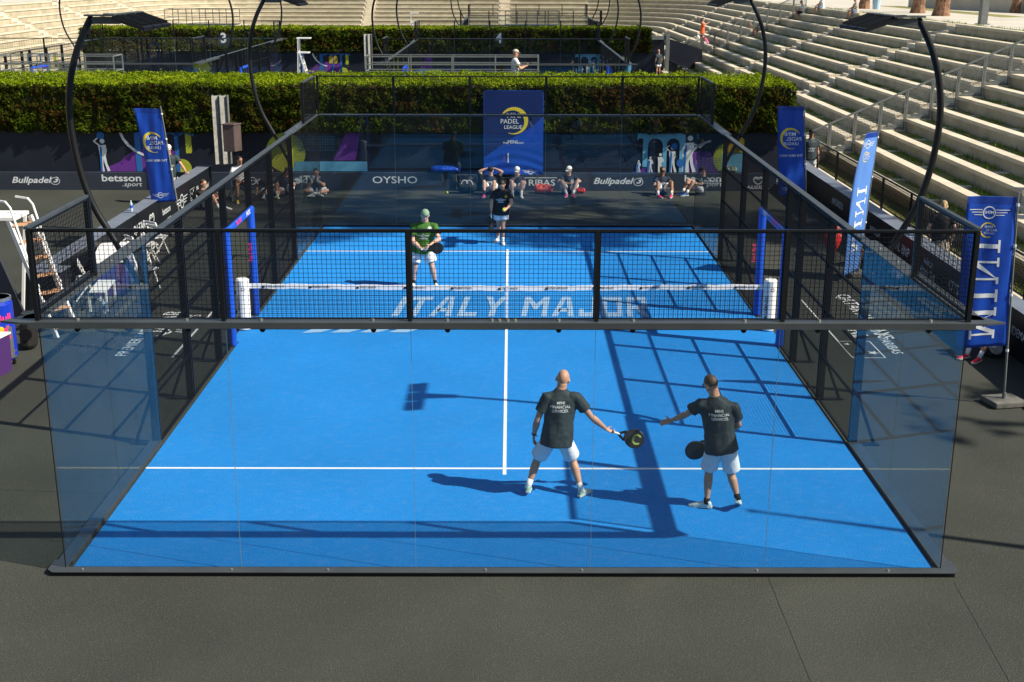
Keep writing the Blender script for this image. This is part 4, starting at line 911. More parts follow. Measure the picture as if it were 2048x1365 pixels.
d = D2(); d.ring((.18, 2.23), .43, lambda t: .02+.11*math.sin(math.pi*min(1, (1-t)*1.0+.05))**1.0, -115, 155, 36, sy=.97); b = MB(); d.place(b, V((0,0,0)), (1,0,0), (0,0,1), fn=pf(3), cut=.1); b.build('crescent_print', M['lyellow'], face)
d = D2(); d.league((.13, 2.2), .78); d.text('THE', (-.09, 1.50), .09, bold=.01); d.text('MINI', (.13, 1.50), .15, bold=.012); d.text('WAY.', (.38, 1.50), .09, bold=.01); d.wings((.69, .66), .16); d.rect(-.02, .01, .94, 1.24)
b = MB(); d.place(b, V((0,0,0)), (1,0,0), (0,0,1), fn=pf(4), cut=.12); b.build('white_lettering', M['print_white'], face)
def feather_flag(base, top, wdir, w, z0, z1, label, mt, kind, block=True):
    # banner sleeve on a pole; the print shows through mirrored
    base = V(base); top = V(top); wd = V(wdir).normalized(); f = thing('banner_flag', base, label, 'flag', 'blue banner flags on poles')
    pu = (top-base)/(top.z-base.z)
    P0 = lambda z: base+pu*(z-base.z)
    nrm = wd.cross(V((0,0,1))).normalized()
    b = MB(); b.cyl(base+V((0,0,.05)), top, .02, .014, 8); pole = b.build('pole', M['galv'], f)
    for z in (z0-.08, z0+(z1-z0)*.35, z0+(z1-z0)*.68, z1-.12):
        c = P0(z); MB().cyl(c-V((0,0,.02)), c+V((0,0,.02)), .027, n=8).build('clip', M['white'], pole)
    def S_(u, z):
        a = u/w; s_ = math.sin(a*3+z*2.2)*.035*a+math.sin(a*10-z*1.6)*.016*a+math.sin(a*17+z*4)*.006+.05*a*a*math.sin(z*1.1)
        k = (z-z0)/(z1-z0)
        return P0(z)+wd*(u+.02)+nrm*s_+V((0,0,-.03*a*(1-k)*2+.02*a*k))
    nu, nz2 = 14, 40; vs = [S_(w*i/nu, z0+(z1-z0)*j/nz2) for j in range(nz2+1) for i in range(nu+1)]
    fs = [(j*(nu+1)+i, j*(nu+1)+i+1, (j+1)*(nu+1)+i+1, (j+1)*(nu+1)+i) for j in range(nz2) for i in range(nu)]
    b = MB(); b.add(vs, fs); cl = b.build('cloth', M[mt], f, smooth=True)
    so = cl.modifiers.new('t', 'SOLIDIFY'); so.thickness = .004; so.offset = 0
    def both(dd, name, m_, k):
        b = MB()
        for sg in (-1, 1): dd.place(b, V((0,0,0)), (1,0,0), (0,0,1), fn=lambda x, y: S_(x, y)+nrm*sg*(.0025+.0015*k), cut=.07)
        b.build(name, M[m_], cl)
    d = D2(); d.rect(.0, w, z1-.11, z1-.003); both(d, 'top_sleeve', 'flagtop', 1)
    d = D2(); e = D2(); c = w*.52
    H = z1-z0
    if kind == 'league':
        d.ring((c-.0, z1-.85*H*.42), w*.40, lambda t: .012+.06*math.sin(math.pi*min(1, (1-t)+.05)), -110, 150, 26); e.league((c-.02, z1-.85*H*.43), w*.80)
        e.text('THE MINI WAY.', (c, z1-H*.57), w*.13, bold=.01); e.wings((c*1.1, z0+.18), w*.22)
    else:
        e.wings((c, z1-.25), w*.26); d.ring((c, z1-.52), w*.16, .022, -110, 150, 20); e.league((c-.02, z1-.52), w*.28)
        serif_word(e, 'MINI', (c, z0+H*.39), w*.52, rot=math.pi/2)
    both(d, 'crescent_print', 'lyellow', 2); both(e, 'white_lettering', 'print_white', 3)
    if block:
        b = MB(); q = V((.27,.05,0)); q2 = V((-.05,.22,0)); b.obox(base+V((0,0,.055)), q, q2, (0,0,.05)); b.build('weight_block', M['darkblock'], f, bevel=.02)
        MB().cyl(base+V((0,0,.105)), base+V((0,0,.2)), .04, .03, 10).build('pole_socket', M['galv'], f)
    else: MB().cyl(base+V((0,0,.0)), base+V((0,0,.2)), .04, .03, 10).build('pole_socket', M['galv'], f)
    return f
feather_flag((7.96, 5.78, 0), (7.80, 5.78, 3.42), (-1, .05, 0), .76, .98, 3.34, 'largest blue banner flag at right with vertical white lettering, nearest on the right', 'flag', 'mini')
feather_flag((7.98, 14.5, 0), (8.17, 14.5, 3.32), (-.66, -.75, 0), .72, .15, 3.26, 'pale blue banner flag with vertical white lettering, middle one on the right', 'flagp', 'mini')
feather_flag((8.23, 20.7, 0), (7.95, 20.7, 3.25), (-1, .02, 0), .70, .80, 3.16, 'farthest right blue banner flag with a yellow crescent near the hedge end', 'flag', 'league')
feather_flag((-8.50, 18.9, 0), (-8.82, 18.9, 3.34), (-1, .05, 0), .66, .90, 3.26, 'only blue banner flag on the left, with a yellow crescent', 'flag', 'league')
# ------------------------------------------------------------------ pines on the plateau
def pine(x, y, z0, h, cr, label, seed, trunk_r=.36, n=5200, cz=.5):
    rg = np.random.default_rng(seed); t = thing('pine_tree', (x, y, z0), label, 'tree', 'umbrella pines on the plateau'); top = z0+h
    b = MB(); pts = [(x, y, z0-.1, trunk_r*1.35), (x+.05, y, z0+.5, trunk_r), (x+.25, y+.1, z0+h*.35, trunk_r*.8), (x-.1, y+.3, z0+h*.7, trunk_r*.6), (x, y+.1, top-1.5, trunk_r*.35)]
    b.loft([(p[:3], p[3], p[3]) for p in pts], 12)
    C = []
    for k in range(11):
        a = k*2.4; r = cr*(.25+.6*rg.random()); e = (x+r*math.cos(a), y+r*math.sin(a), top-1.2+rg.random()*.8); s_ = (x, y+.15, z0+h*(.62+.25*rg.random()))
        b.bar(s_, e, .12, .12); C.append((e, cr*(.30+.18*rg.random())))
    b.build('trunk', M['soil2'], t, smooth=False)
    P = []; 
    for (e, r) in C:
        m_ = int(n/len(C)); q = rg.normal(size=(m_, 3)); q /= np.linalg.norm(q, axis=1)[:, None]; rr = rg.random((m_, 1))**.4; P.append(np.array(e)+q*rr*np.array([r, r, r*cz]))
    P = np.concatenate(P); 
    keep = np.array([noise.noise(V(p)*.8) > -.14 for p in P]); P = P[keep]
    o = bpy.data.objects.new('crown', leaf_mesh(P-np.array([x, y, z0]), np.tile([0, 0, 1.], (len(P), 1)), .20, 'crown', M['pine'], 1.0, .35)); link(o, t)
    return t
zp = Zn(NR)-.03
pine(23.9, 62, zp, 13, 4.2, 'thick pine trunk on the plateau above the right stand', 1, .36)
pine(23.2, 71, zp, 13, 4.0, 'pine trunk farther along the plateau behind the seated spectators', 2, .33)
pine(29.8, 62.5, zp, 13, 3.5, 'slimmer pine trunk at the far right of the plateau', 3, .26)
pine(23.5, 14.2, zp, 17.5, 4.2, 'tall umbrella pine beyond the right edge shading the far glass wall', 4, .4, 6000)
pine(24.9, 12.8, zp, 24.0, 4.4, 'tallest umbrella pine beyond the right edge, crown above its neighbours', 5, .4, 5600)
pine(26.6, 14.2, zp, 15.0, 3.4, 'umbrella pine beyond the right edge shading the back sponsor wall', 8, .4, 4200)
pine(23.6, 57.0, zp, 19, 6.5, 'umbrella pine beyond the right edge shading the second hedge', 6, .40, 9000)
pine(24.2, .3, zp, 10.5, 2.2, 'smaller pine beyond the right edge shading the ground beside court', 7, .3, 2600)
b = thing('lamp_column', (21.6, 45.3, zp), 'square grey steel column standing on the plateau', 'column'); MB().box(21.45, 21.75, 45.1, 45.5, zp, zp+7).build('shaft', M['galv'], b); MB().box(21.35, 21.85, 45.0, 45.6, zp, zp+.04).build('foot_plate', M['galv'], b)
b = thing('flag_pole', (11.6, -1.1, 0), 'tall tapered steel pole just outside the right edge', 'pole'); MB().cyl((11.6,-1.1,0), (11.6,-1.1,8), .12, .03, 10).build('shaft', M['galv'], b); MB().cyl((11.6,-1.1,8), (11.6,-1.1,8.08), .05, .05, 8).build('finial', M['galv'], b)
b = thing('low_wall', (30, 70, zp), 'long pale low wall along the back of the plateau', 'wall'); q = MB(); q.bar((27.8, 76, zp+.45), (34, 45, zp+.45), .3, .9); q.build('wall_body', M['plaza'], b); q = MB(); q.bar((27.8, 76, zp+.93), (34, 45, zp+.93), .4, .06); q.build('wall_cap', M['trav'], b)
b = MB(); b.box(26.2, 27.6, 55, 78, zp, zp+.01); tag(b.build('lawn_strip', M['soil'], None), kind='structure')

# ------------------------------------------------------------------ people
def basis(d, side):
    d = V(d).normalized(); s_ = V(side)-d*V(side).dot(d); s_.normalize(); return d, s_, s_.cross(d)
def hand(mb, w, d, side, curl=.25, near=True, length=1.0, thumb_side=1, grip=False):
    # w wrist, d direction of the hand, side = across the palm (towards the thumb), palm normal = side x d
    d, s_, nrm = basis(d, side); nrm = nrm*1.0; k = length
    mb.loft([(w-d*.01, .026*k, .019*k), (w+d*.025*k, .034*k, .017*k), (w+d*.06*k, .041*k, .016*k), (w+d*.088*k, .038*k, .014*k)], 10, xdir=s_)
    ln_ = [.062, .078, .083, .074]; rr = .0088 if near else .010
    for i in range(4):
        o = w+d*(.083*k)+s_*(-.030+.020*i)*k; L = ln_[3-i] if True else 0; c = curl*(1.0+.12*(1.5-i)/2)
        p = o; ang = c*.5
        for j, (f, r0, r1) in enumerate(((.46, rr, rr*.95), (.32, rr*.95, rr*.86), (.22, rr*.86, rr*.75))):
            q = p+(d*math.cos(ang)-nrm*math.sin(ang)+s_*(.06*(i-1.5)*(1-curl)))*L*f*k; mb.cap(p, q, r0*k, r1*k, 7); p = q; ang += c*(1.2 if j == 0 else 1.0)
    p = w+d*.022*k+s_*.030*k; q = p+(d*.55+s_*.75-nrm*.25).normalized()*.040*k; r = q+(d*.8+s_*.35-nrm*(.3+curl*.5)).normalized()*.032*k
    mb.cap(p, q, .0125*k, .0105*k, 8); mb.cap(q, r, .0105*k, .0085*k, 8)
def person(label, J, st, near=False, root=None):
    J = {k: V(v) for k, v in J.items()}
    f = V(J.get('face', (0, -1, 0))).normalized(); B = st.get('build', 1.0)*1.07
    pel = (J['hipL']+J['hipR'])/2; base = V((pel.x, pel.y, st.get('z', 0)))
    P = thing('person', base, label, 'person', st.get('group'))
    vox = .009 if near else st.get('vox', .014)
    up = (J['head']-J['neck']).normalized(); hf = (f-up*f.dot(up)).normalized(); hs = up.cross(hf)
    R = Matrix((hs, hf, up)).transposed()
    m = MB(); H = J['head']; hk = st.get('hk', 1)
    hd = lambda x, y, z: H+hs*x*hk+hf*y*hk+up*z*hk
    m.ell(H+up*.015, .080*hk, .099*hk, .108*hk, 18, 12, R); m.ell(hd(0, .014, -.052), .066*hk, .078*hk, .064*hk, 14, 9, R)
    m.ell(hd(0, .075, -.098), .024, .022, .018, 8, 6, R)
    m.loft([(hd(0, .088, .015), .008, .008), (hd(0, .108, -.022), .014, .013), (hd(0, .092, -.034), .017, .010)], 8, xdir=hs)
    for sg in (-1, 1): m.ell(hd(.084*sg, -.010, -.014), .014, .022, .034, 8, 6, R)
    m.ell(hd(0, .083, -.062), .024, .012, .009, 8, 5, R)
    m.loft([(J['neck']-up*.04, .064*B, .060*B), (J['neck']+up*.03, .062*B, .060*B), (H-up*.06-hf*.012, .064, .062)], 14)
    lat = (J['shL']-J['shR']).normalized(); sp = J['neck']-pel; su = sp.normalized()
    sw = (J['shL']-J['shR']).length/2
    m.loft([(pel-su*.07, .13*B, .10*B), (pel+su*.03, .160*B, .115*B), (pel+sp*.35, .150*B, .108*B), (pel+sp*.62, .170*B, .118*B), (pel+sp*.84, sw*.86, .095*B), (pel+sp*.97, .085, .075), (J['neck']+su*.01, .058, .056)], 18, xdir=lat)
    for s_ in 'LR':
        a, e, w = J['sh'+s_], J['el'+s_], J['wr'+s_]
        m.cap(a, a+(e-a)*.3, .056*B, .052*B, 12); m.loft([(a, .050*B, .050*B), (a+(e-a)*.4, .049*B, .049*B), (e, .037*B, .037*B)], 12)
        m.cap(e-(e-a)*.02, e+(w-e)*.02, .038*B, .038*B, 12)
        m.loft([(e, .037*B, .037*B), (e+(w-e)*.28, .046*B, .043*B), (e+(w-e)*.65, .035*B, .033*B), (w, .026, .022)], 12)
        hd_ = J.get('hd'+s_, (w-e).normalized()); hsd = J.get('hs'+s_, hf); hand(m, w, hd_, hsd, st.get('curl'+s_, .35), near)
        h, k, n_ = J['hip'+s_], J['kn'+s_], J['an'+s_]
        m.loft([(h, .088*B, .088*B), (h+(k-h)*.3, .083*B, .083*B), (h+(k-h)*.7, .064*B, .064*B), (k, .052*B, .054*B)], 14)
        m.cap(k-(k-h)*.02, k+(n_-k)*.04, .054*B, .052*B, 12)
        back = (n_-k).normalized().cross(lat).normalized(); back = back if back.dot(f) < 0 else -back
        m.loft([(k, .051*B, .052*B), (k+(n_-k)*.25+back*.012, .056*B, .060*B), (k+(n_-k)*.5+back*.006, .048*B, .048*B), (k+(n_-k)*.8, .034*B, .034*B), (n_, .033, .036)], 14)
        tp = J.get('toe'+s_, n_+f*.18-V((0, 0, .05))); m.loft([(n_-V((0,0,.0)), .034, .034), (n_+(tp-n_)*.4-V((0,0,.02)), .034, .03)], 10)
    sk = M[st.get('skin', 'skin')]
    body = remesh(m, 'body', sk, P, vox, 3)
    # face details
    for sg in (-1, 1):
        if st.get('glasses') is None: MB().ell(hd(.030*sg, .0865, .012), .012, .007, .006, 10, 6, R).build('eye', M['lens'], P, smooth=True)
        MB().bar(hd(.018*sg, .094, .034), hd(.046*sg, .083, .034), .008, .006).build('eyebrow', M['hairb'], P)
    if st.get('glasses') is not None:
        b = MB(); b.loft([(hd(-.066, .070, .014), .020, .012), (hd(-.03, .096, .012), .022, .012), (hd(0, .104, .016), .012, .008), (hd(.03, .096, .012), .022, .012), (hd(.066, .070, .014), .020, .012)], 8, xdir=up)
        g_ = b.build('sunglasses', M['lens'], P, smooth=True); b = MB()
        for sg in (-1, 1): b.bar(hd(.068*sg, .07, .018), hd(.079*sg, -.03, .010), .009, .006)
        b.build('glasses_arm', M[st['glasses']], g_)
    MB().ell(hd(0, .0895, -.060), .021, .007, .005, 10, 6, R).build('mouth', M['granite'], P, smooth=True)
    hr = st.get('hair')
    if hr:
        b = MB(); b.ell(hd(0, -.012, .030), .081*hk, .096*hk, .100*hk, 20, 12, R)
        b.v = [tuple(V(v)) for v in b.v]
        lim = []
        for v in b.v:
            q = V(v)-H; z = q.dot(up); y = q.dot(hf)
            zmin = .045 if y > .02 else (-.055 if y < -.03 else -.01)
            if z < zmin: v = tuple(V(v)+up*(zmin-z)*.92-(q-up*z)*(.16 if z < zmin-.02 else .05))
            nn = noise.noise(V(v)*60)*.003; lim.append(tuple(V(v)+(V(v)-H).normalized()*nn))
        b.v = lim; b.build('hair', M[hr], P, smooth=True)
        if st.get('ponytail'):
            b = MB(); b.loft([(hd(0, -.09, .05), .022, .022), (hd(0, -.14, .0), .03, .03), (hd(0, -.13, -.12), .025, .025), (hd(0, -.12, -.2), .008, .008)], 10); b.build('ponytail', M[hr], P, smooth=True)
    cp = st.get('cap')
    if cp:
        b = MB(); rings = []
        for a in (0, 20, 40, 60, 78): rings.append((hd(0, -.004,   .036+.096*math.sin(math.radians(a))), .090*math.cos(math.radians(a))+.003, .109*math.cos(math.radians(a))+.003))
        b.loft(rings, 18, xdir=hs); c_ = b.build('cap', M[cp], P, smooth=True)
        sgn = -1 if st.get('capback') else 1
        b = MB(); pts = [(-.062, sgn*.075), (-.05, sgn*.13), (-.02, sgn*.165), (.02, sgn*.165), (.05, sgn*.13), (.062, sgn*.075)]
        b.prism(pts if sgn > 0 else pts[::-1], hd(0, 0, .040), hs, hf-up*.18*sgn, up*.006); b.build('cap_brim', M[cp], c_)
    # shirt
    m = MB(); G = .020*st.get('loose', 1.0); hem = st.get('hem', .10)
    m.loft([(pel-su*hem, .182*B+G, .130*B+G*1.1), (pel+su*.04, .174*B+G, .124*B+G), (pel+sp*.35, .162*B+G, .112*B+G), (pel+sp*.62, .180*B+G*.9, .120*B+G*.8), (pel+sp*.82, sw*1.0+.03, .108*B+.012), (pel+sp*.93, .135, .096), (pel+sp*.985, .088, .080), (J['neck']+su*.012, .072, .070)], 24, xdir=lat)
    for s_ in 'LR':
        a, e = J['sh'+s_], J['el'+s_]; sl = st.get('sleeve', .62); inn = a+(J['neck']-su*.08-a)*.35
        if sl > 0:
            m.loft([(inn-su*.010, .070*B, .070*B), (a-su*.002, .075*B, .076*B), (a+(e-a)*.3, .070*B+G*.35, .070*B+G*.35), (a+(e-a)*sl, .068*B+G*.7, .068*B+G*.7)], 16)
    sh = remesh(m, 'shirt', M[st.get('shirt', 'tee')], P, vox*1.25, 5, fold=.016 if near else .009, fscale=8)
    # shorts
    if st.get('dress'):
        m = MB(); m.loft([(pel+su*.10, .15*B, .115*B), (pel-su*.05, .18*B, .15*B), (pel-su*.30, .24*B, .20*B)], 18, xdir=lat); remesh(m, 'skirt', M[st['shorts']], P, vox*1.2, 1, .004)
    else:
        m = MB(); q = st.get('leg', .62); m.loft([(pel-su*.09, .16*B, .12*B), (pel+su*.0, .170*B, .127*B), (pel+su*.06, .160*B, .120*B)], 18, xdir=lat)
        for s_ in 'LR':
            h, k = J['hip'+s_], J['kn'+s_]; out = (lat if s_ == 'L' else -lat)*.012
            m.loft([(h+(h-k).normalized()*.05, .092*B, .102*B), (h+(k-h)*.25+out*.5, .104*B, .108*B), (h+(k-h)*q+out, .100*B+.008, .102*B+.008)], 18, xdir=lat)
        remesh(m, 'shorts', M[st.get('shorts', 'shorts')], P, vox*1.25, 2, fold=.006 if near else .003, fscale=13)
    for s_ in 'LR':
        n_, k = J['an'+s_], J['kn'+s_]; tp = J.get('toe'+s_, n_+f*.18-V((0, 0, .05))); sh_ = (k-n_).normalized()
        if st.get('sock'): MB().loft([(n_-sh_*.03, .040, .042), (n_+sh_*st.get('sockh', .07), .041, .043)], 12).build('sock', M[st['sock']], P, smooth=True)
        # foot frame: heel under the ankle, toe ahead
        hl = n_-V((0, 0, st.get('foot', .075))); toe_g = V(J.get('toe'+s_, V((tp.x, tp.y, hl.z)))); fd = (toe_g-hl); L = fd.length; fd.normalize(); fs_ = fd.cross(V((0,0,1))).normalized(); fu = fs_.cross(fd); hl = hl-fd*.05
        m = MB(); m.loft([(hl-fd*.015+fu*.045, .020, .030), (hl+fd*.02+fu*.042, .036, .044), (hl+fd*.08+fu*.045, .037, .047), (hl+fd*.14+fu*.036, .040, .036), (hl+fd*.21+fu*.026, .044, .026), (hl+fd*.265+fu*.020, .030, .018), (hl+fd*.285+fu*.018, .012, .012)], 12, xdir=fs_)
        m.loft([(hl+fd*.03+fu*.04, .036, .040), (n_+V((0,0,.005)), .041, .046)], 12, xdir=fs_)
        so = remesh(m, 'shoe', M[st.get('shoe', 'shoew')], P, .006 if near else .010, 2)
        b = MB(); b.prism([(-.025, .022), (-.02, -.022), (.03, -.036), (.12, -.034), (.20, -.046), (.26, -.036), (.29, -.010), (.285, .018), (.25, .040), (.18, .046), (.10, .032), (.03, .036), (-.01, .032)][::-1], hl+fu*.0, fd, fs_, fu*.024); b.build('sole', M[st.get('sole', 'sole')], so)
    return P, body, sh
def project(dd, sh, o, ux, uy, n, mt, name, parent, cut=.03):
    # lay flat print on the curved shirt surface
    me = sh.data; off = OFF[sh.name]; bvh = BVHTree.FromPolygons([v.co+off for v in me.vertices], [tuple(p.vertices) for p in me.polygons])
    n = V(n).normalized(); ux = V(ux).normalized(); uy = V(uy).normalized(); o = V(o)
    def fn(x, y):
        p = o+ux*x+uy*y; h = bvh.ray_cast(p+n*.5, -n, 1.0)
        return (h[0]+n*.004) if h[0] is not None else p
    b = MB(); dd.place(b, o, ux, uy, fn=fn, cut=cut); return b.build(name, M[mt], sh)
def racket(label, grip, d, normal, face_mat='carbon', logo=None, side=None, grip_mat='white'):
    d = V(d).normalized(); n = V(normal); n = (n-d*n.dot(d)).normalized(); s_ = d.cross(n); g = V(grip)
    r = thing('padel_racket', g, label, 'racket', 'padel rackets')
    MB().cyl(g-d*.03, g+d*.11, .0165, .0165, 12).build('handle', M[grip_mat], r, smooth=False)
    c = g+d*.31
    def out(k):
        o = []
        for i in range(36):
            a = 2*math.pi*i/36; x = math.sin(a)*.128*k; y = -math.cos(a)*.138*k
            if y < 0: x *= 1-.18*(y/(.138*k))**2*1.0
            o.append((x, y))
        return o
    b = MB(); b.prism(out(1), c-n*.018, s_, d, n*.036); b.prism(out(.985), c-n*.0185, s_, d, n*.037); fr = b.build('frame', M['carbon'], r, bevel=.006)
    b = MB()
    for sg in (-1, 1): b.bar(g+d*.10+s_*sg*.008, c-d*.118+s_*sg*.062, .016, .03)
    b.bar(c-d*.125-s_*.05, c-d*.125+s_*.05, .014, .03); b.build('throat', M['carbon'], r)
    for sg in (1, -1):
        dd = D2()
        for i in range(-4, 5):
            for j in range(-4, 5):
                x, y = i*.020+(.010 if j % 2 else 0), j*.0205+.012
                if (x/.098)**2+(y/.108)**2 < 1: dd.disc((x, y), .0052, 8)
        b = MB(); dd.place(b, c+n*sg*.0195, s_*sg, d); b.build('hole', M['greysteel'], fr)
        if logo:
            dd = D2(); dd.ring((0, .045), .075, .020, 200, 340, 20); dd.ring((0, .02), .05, .016, 190, 350, 16); dd.disc((0, -.012), .016, 12)
            for sx_ in (-1, 1): dd.poly([(sx_*.075, .02), (sx_*.050, .02), (sx_*.035, .085), (sx_*.06, .075)][::sx_])
            b = MB(); dd.place(b, c+n*sg*.0205, s_*sg, d); b.build('mark', M[logo], fr)
    return r
MS = ['MINI', 'FINANCIAL', 'SERVICES.']
def back_print(sh, neck, pel, lat, n, drop=.24, k=1.0, tilt=0):
    u = (V(neck)-V(pel)).normalized(); o = V(neck)-u*drop; dd = D2()
    dd.text('MINI', (0, .030), .052*k, bold=.008); dd.text('FINANCIAL', (0, -.022), .052*k, bold=.008); dd.text('SERVICES.', (0, -.074), .052*k, bold=.008)
    project(dd, sh, o, lat, u, n, 'print_white', 'back_lettering', sh, .03)
# bald player, near left
J = dict(head=(.755,2.22,1.60), neck=(.735,2.18,1.475), shL=(.925,2.15,1.375), shR=(.545,2.15,1.38), elL=(1.125,2.20,1.09), wrL=(1.33,2.30,.885), elR=(.425,2.12,1.07), wrR=(.385,2.22,.83),
         hipL=(.775,2.13,.80), hipR=(.595,2.13,.80), knL=(.90,2.27,.45), knR=(.43,2.30,.44), anL=(1.01,2.10,.10), anR=(.315,2.16,.13), toeL=(1.10,2.24,.012), toeR=(.33,2.35,.02), face=(.15,1,-.12),
         hdL=V((.75,.05,-.42)), hsL=V((-.1,.9,.35)), hdR=V((.02,.25,-1)), hsR=V((.3,.9,.2)))
P1 = person('bald player seen from behind in dark shirt reaching racket to the right', J, dict(shirt='tee', shorts='shorts', shoe='shoeg', sock='sock', sockh=.10, curlL=1.1, curlR=.45, loose=1.25, hem=.075, build=.98, skin='skin', leg=.76), near=True)
back_print(P1[2], J['neck'], ((.685,2.13,.80)), (1,0,0), (0,-1,0), .20)
b = MB(); b.cyl((.391,2.205,.862), (.388,2.215,.842), .033, .033, 12); b.build('wristwatch', M['black'], P1[0])
racket('black padel racket with acid yellow mark held out by the bald player', (1.405,2.305,.845), (.93,-.02,-.30), (.10,-1,.35), logo='acid')
# second near player
J = dict(head=(2.585,1.78,1.675), neck=(2.635,1.74,1.535), shL=(2.865,1.70,1.395), shR=(2.465,1.76,1.42), elL=(2.97,1.82,1.12), wrL=(2.79,2.02,.93), elR=(2.31,1.86,1.25), wrR=(2.135,1.98,1.12),
         hipL=(2.83,1.70,.86), hipR=(2.66,1.73,.86), knL=(2.90,1.78,.46), knR=(2.625,1.84,.46), anL=(2.975,1.64,.20), anR=(2.60,1.74,.10), toeL=(3.03,1.83,.02), toeR=(2.44,1.80,.012), face=(-.55,.8,-.15),
         hdR=V((-.95,.2,-.30)), hsR=V((.1,.5,.8)), hdL=V((-.85,.1,-.5)), hsL=V((-.2,.6,.7)))
P2 = person('short haired player seen from behind in dark shirt with left arm stretched out', J, dict(shirt='tee', shorts='shorts', shoe='shoew', sock='sockb', sockh=.05, hair='hairb', glasses='white', curlL=1.1, curlR=.22, loose=1.2, hem=.055, build=.98, skin='skin', leg=.80), near=True)
back_print(P2[2], J['neck'], ((2.745,1.71,.86)), (.98,-.15,.05), (.1,-1,0), .21)
racket('plain black padel racket held in front by the short haired player', (2.72,2.03,.875), (-.80,.05,-.60), (.2,-1,.1), grip_mat='black')
# green shirt player
J = dict(head=(-1.755,13.25,1.62), neck=(-1.77,13.32,1.475), shL=(-1.565,13.32,1.36), shR=(-2.0,13.32,1.36), elL=(-1.46,13.15,1.11), wrL=(-1.64,12.98,1.03), elR=(-2.03,13.2,1.06), wrR=(-1.83,13.02,.93),
         hipL=(-1.73,13.35,.88), hipR=(-1.93,13.35,.88), knL=(-1.63,13.28,.50), knR=(-2.0,13.28,.50), anL=(-1.565,13.35,.10), anR=(-2.04,13.35,.10), toeL=(-1.50,13.17,.012), toeR=(-2.09,13.17,.012), face=(.12,-1,-.05),
         hdR=V((.9,-.3,-.1)), hsR=V((0,.3,1)), hdL=V((-.6,-.4,-.6)), hsL=V((0,-.3,.8)))
P3 = person('stocky player in green shirt and sage cap waiting behind the net', J, dict(shirt='teeg', shorts='shorts', shoe='shoew', sock='sockb', sockh=.10, cap='capg', capback=True, hair='hairb', curlL=.9, curlR=1.0, loose=1.5, hem=.09, build=1.16, hk=1.03, skin='skin2', vox=.011, leg=.78))
dd = D2(); dd.wings((0, 0), .09); dd.text('FINANCIAL', (0, -.075), .035, bold=.02); project(dd, P3[2], (-1.79, 13.3, 1.18), (1,0,0), (0,0,1), (0,-1,0), 'print_white', 'chest_print', P3[2])
dd = D2(); dd.ring((0,0), .04, .012); dd.disc((0,0), .02); project(dd, P3[2], (-1.66, 13.3, 1.34), (1,0,0), (0,0,1), (0,-1,0), 'print_white', 'chest_badge', P3[2])
racket('black padel racket held low across the green shirted player', (-1.80, 12.96, .935), (.95,-.05,.10), (.1,-1,.1))
# far player with ball
J = dict(head=(-.145,17.68,1.545), neck=(-.145,17.84,1.44), shL=(.035,17.84,1.315), shR=(-.325,17.84,1.315), elL=(.10,17.74,1.08), wrL=(-.02,17.58,.96), elR=(-.40,17.84,1.07), wrR=(-.41,17.78,.87),
         hipL=(-.08,17.9,.86), hipR=(-.24,17.9,.86), knL=(-.115,17.84,.48), knR=(-.22,17.98,.47), anL=(-.115,17.86,.11), anR=(-.25,18.12,.10), toeL=(-.10,17.66,.012), toeR=(-.33,17.95,.012), face=(.02,-.75,-.6), hdL=V((-.5,-.7,-.2)), hsL=V((-.5,0,.8)))
P4 = person('dark haired player in black shirt looking down, holding a ball on the far court', J, dict(shirt='teeblack', shorts='shorts', shoe='shoew', sock='sock', sockh=.08, hair='hair', curlR=1.1, curlL=.8, loose=1.5, hem=.10, skin='skin', vox=.011, leg=.6))
dd = D2(); dd.wings((0, 0), .085); dd.text('FINANCIAL', (0, -.07), .03, bold=.02); project(dd, P4[2], (-.17, 17.8, 1.15), (1,0,0), (0,0,1), (0,-1,0), 'print_white', 'chest_print', P4[2])
dd = D2(); dd.ring((0,0), .03, .012); project(dd, P4[2], (-.04, 17.8, 1.24), (1,0,0), (0,0,1), (0,-1,0), 'cyellow', 'chest_badge', P4[2])
racket('black padel racket hanging down at the side of the far player', (-.41, 17.76, .80), (.0,-.05,-1), (.9,-.4,0), grip_mat='white')
o = MB().ell((-.10, 17.50, .95), .033, .033, .033, 12, 8).build('padel_ball', M['yellowball'], None, smooth=True); tag(o, 'yellow padel ball in the hand of the far player', 'ball')
o = MB().ell((-1.9, 25.3, .034), .033, .033, .033, 12, 8).build('padel_ball', M['yellowball'], None, smooth=True); tag(o, 'stray yellow padel ball lying before the far sponsor wall', 'ball')
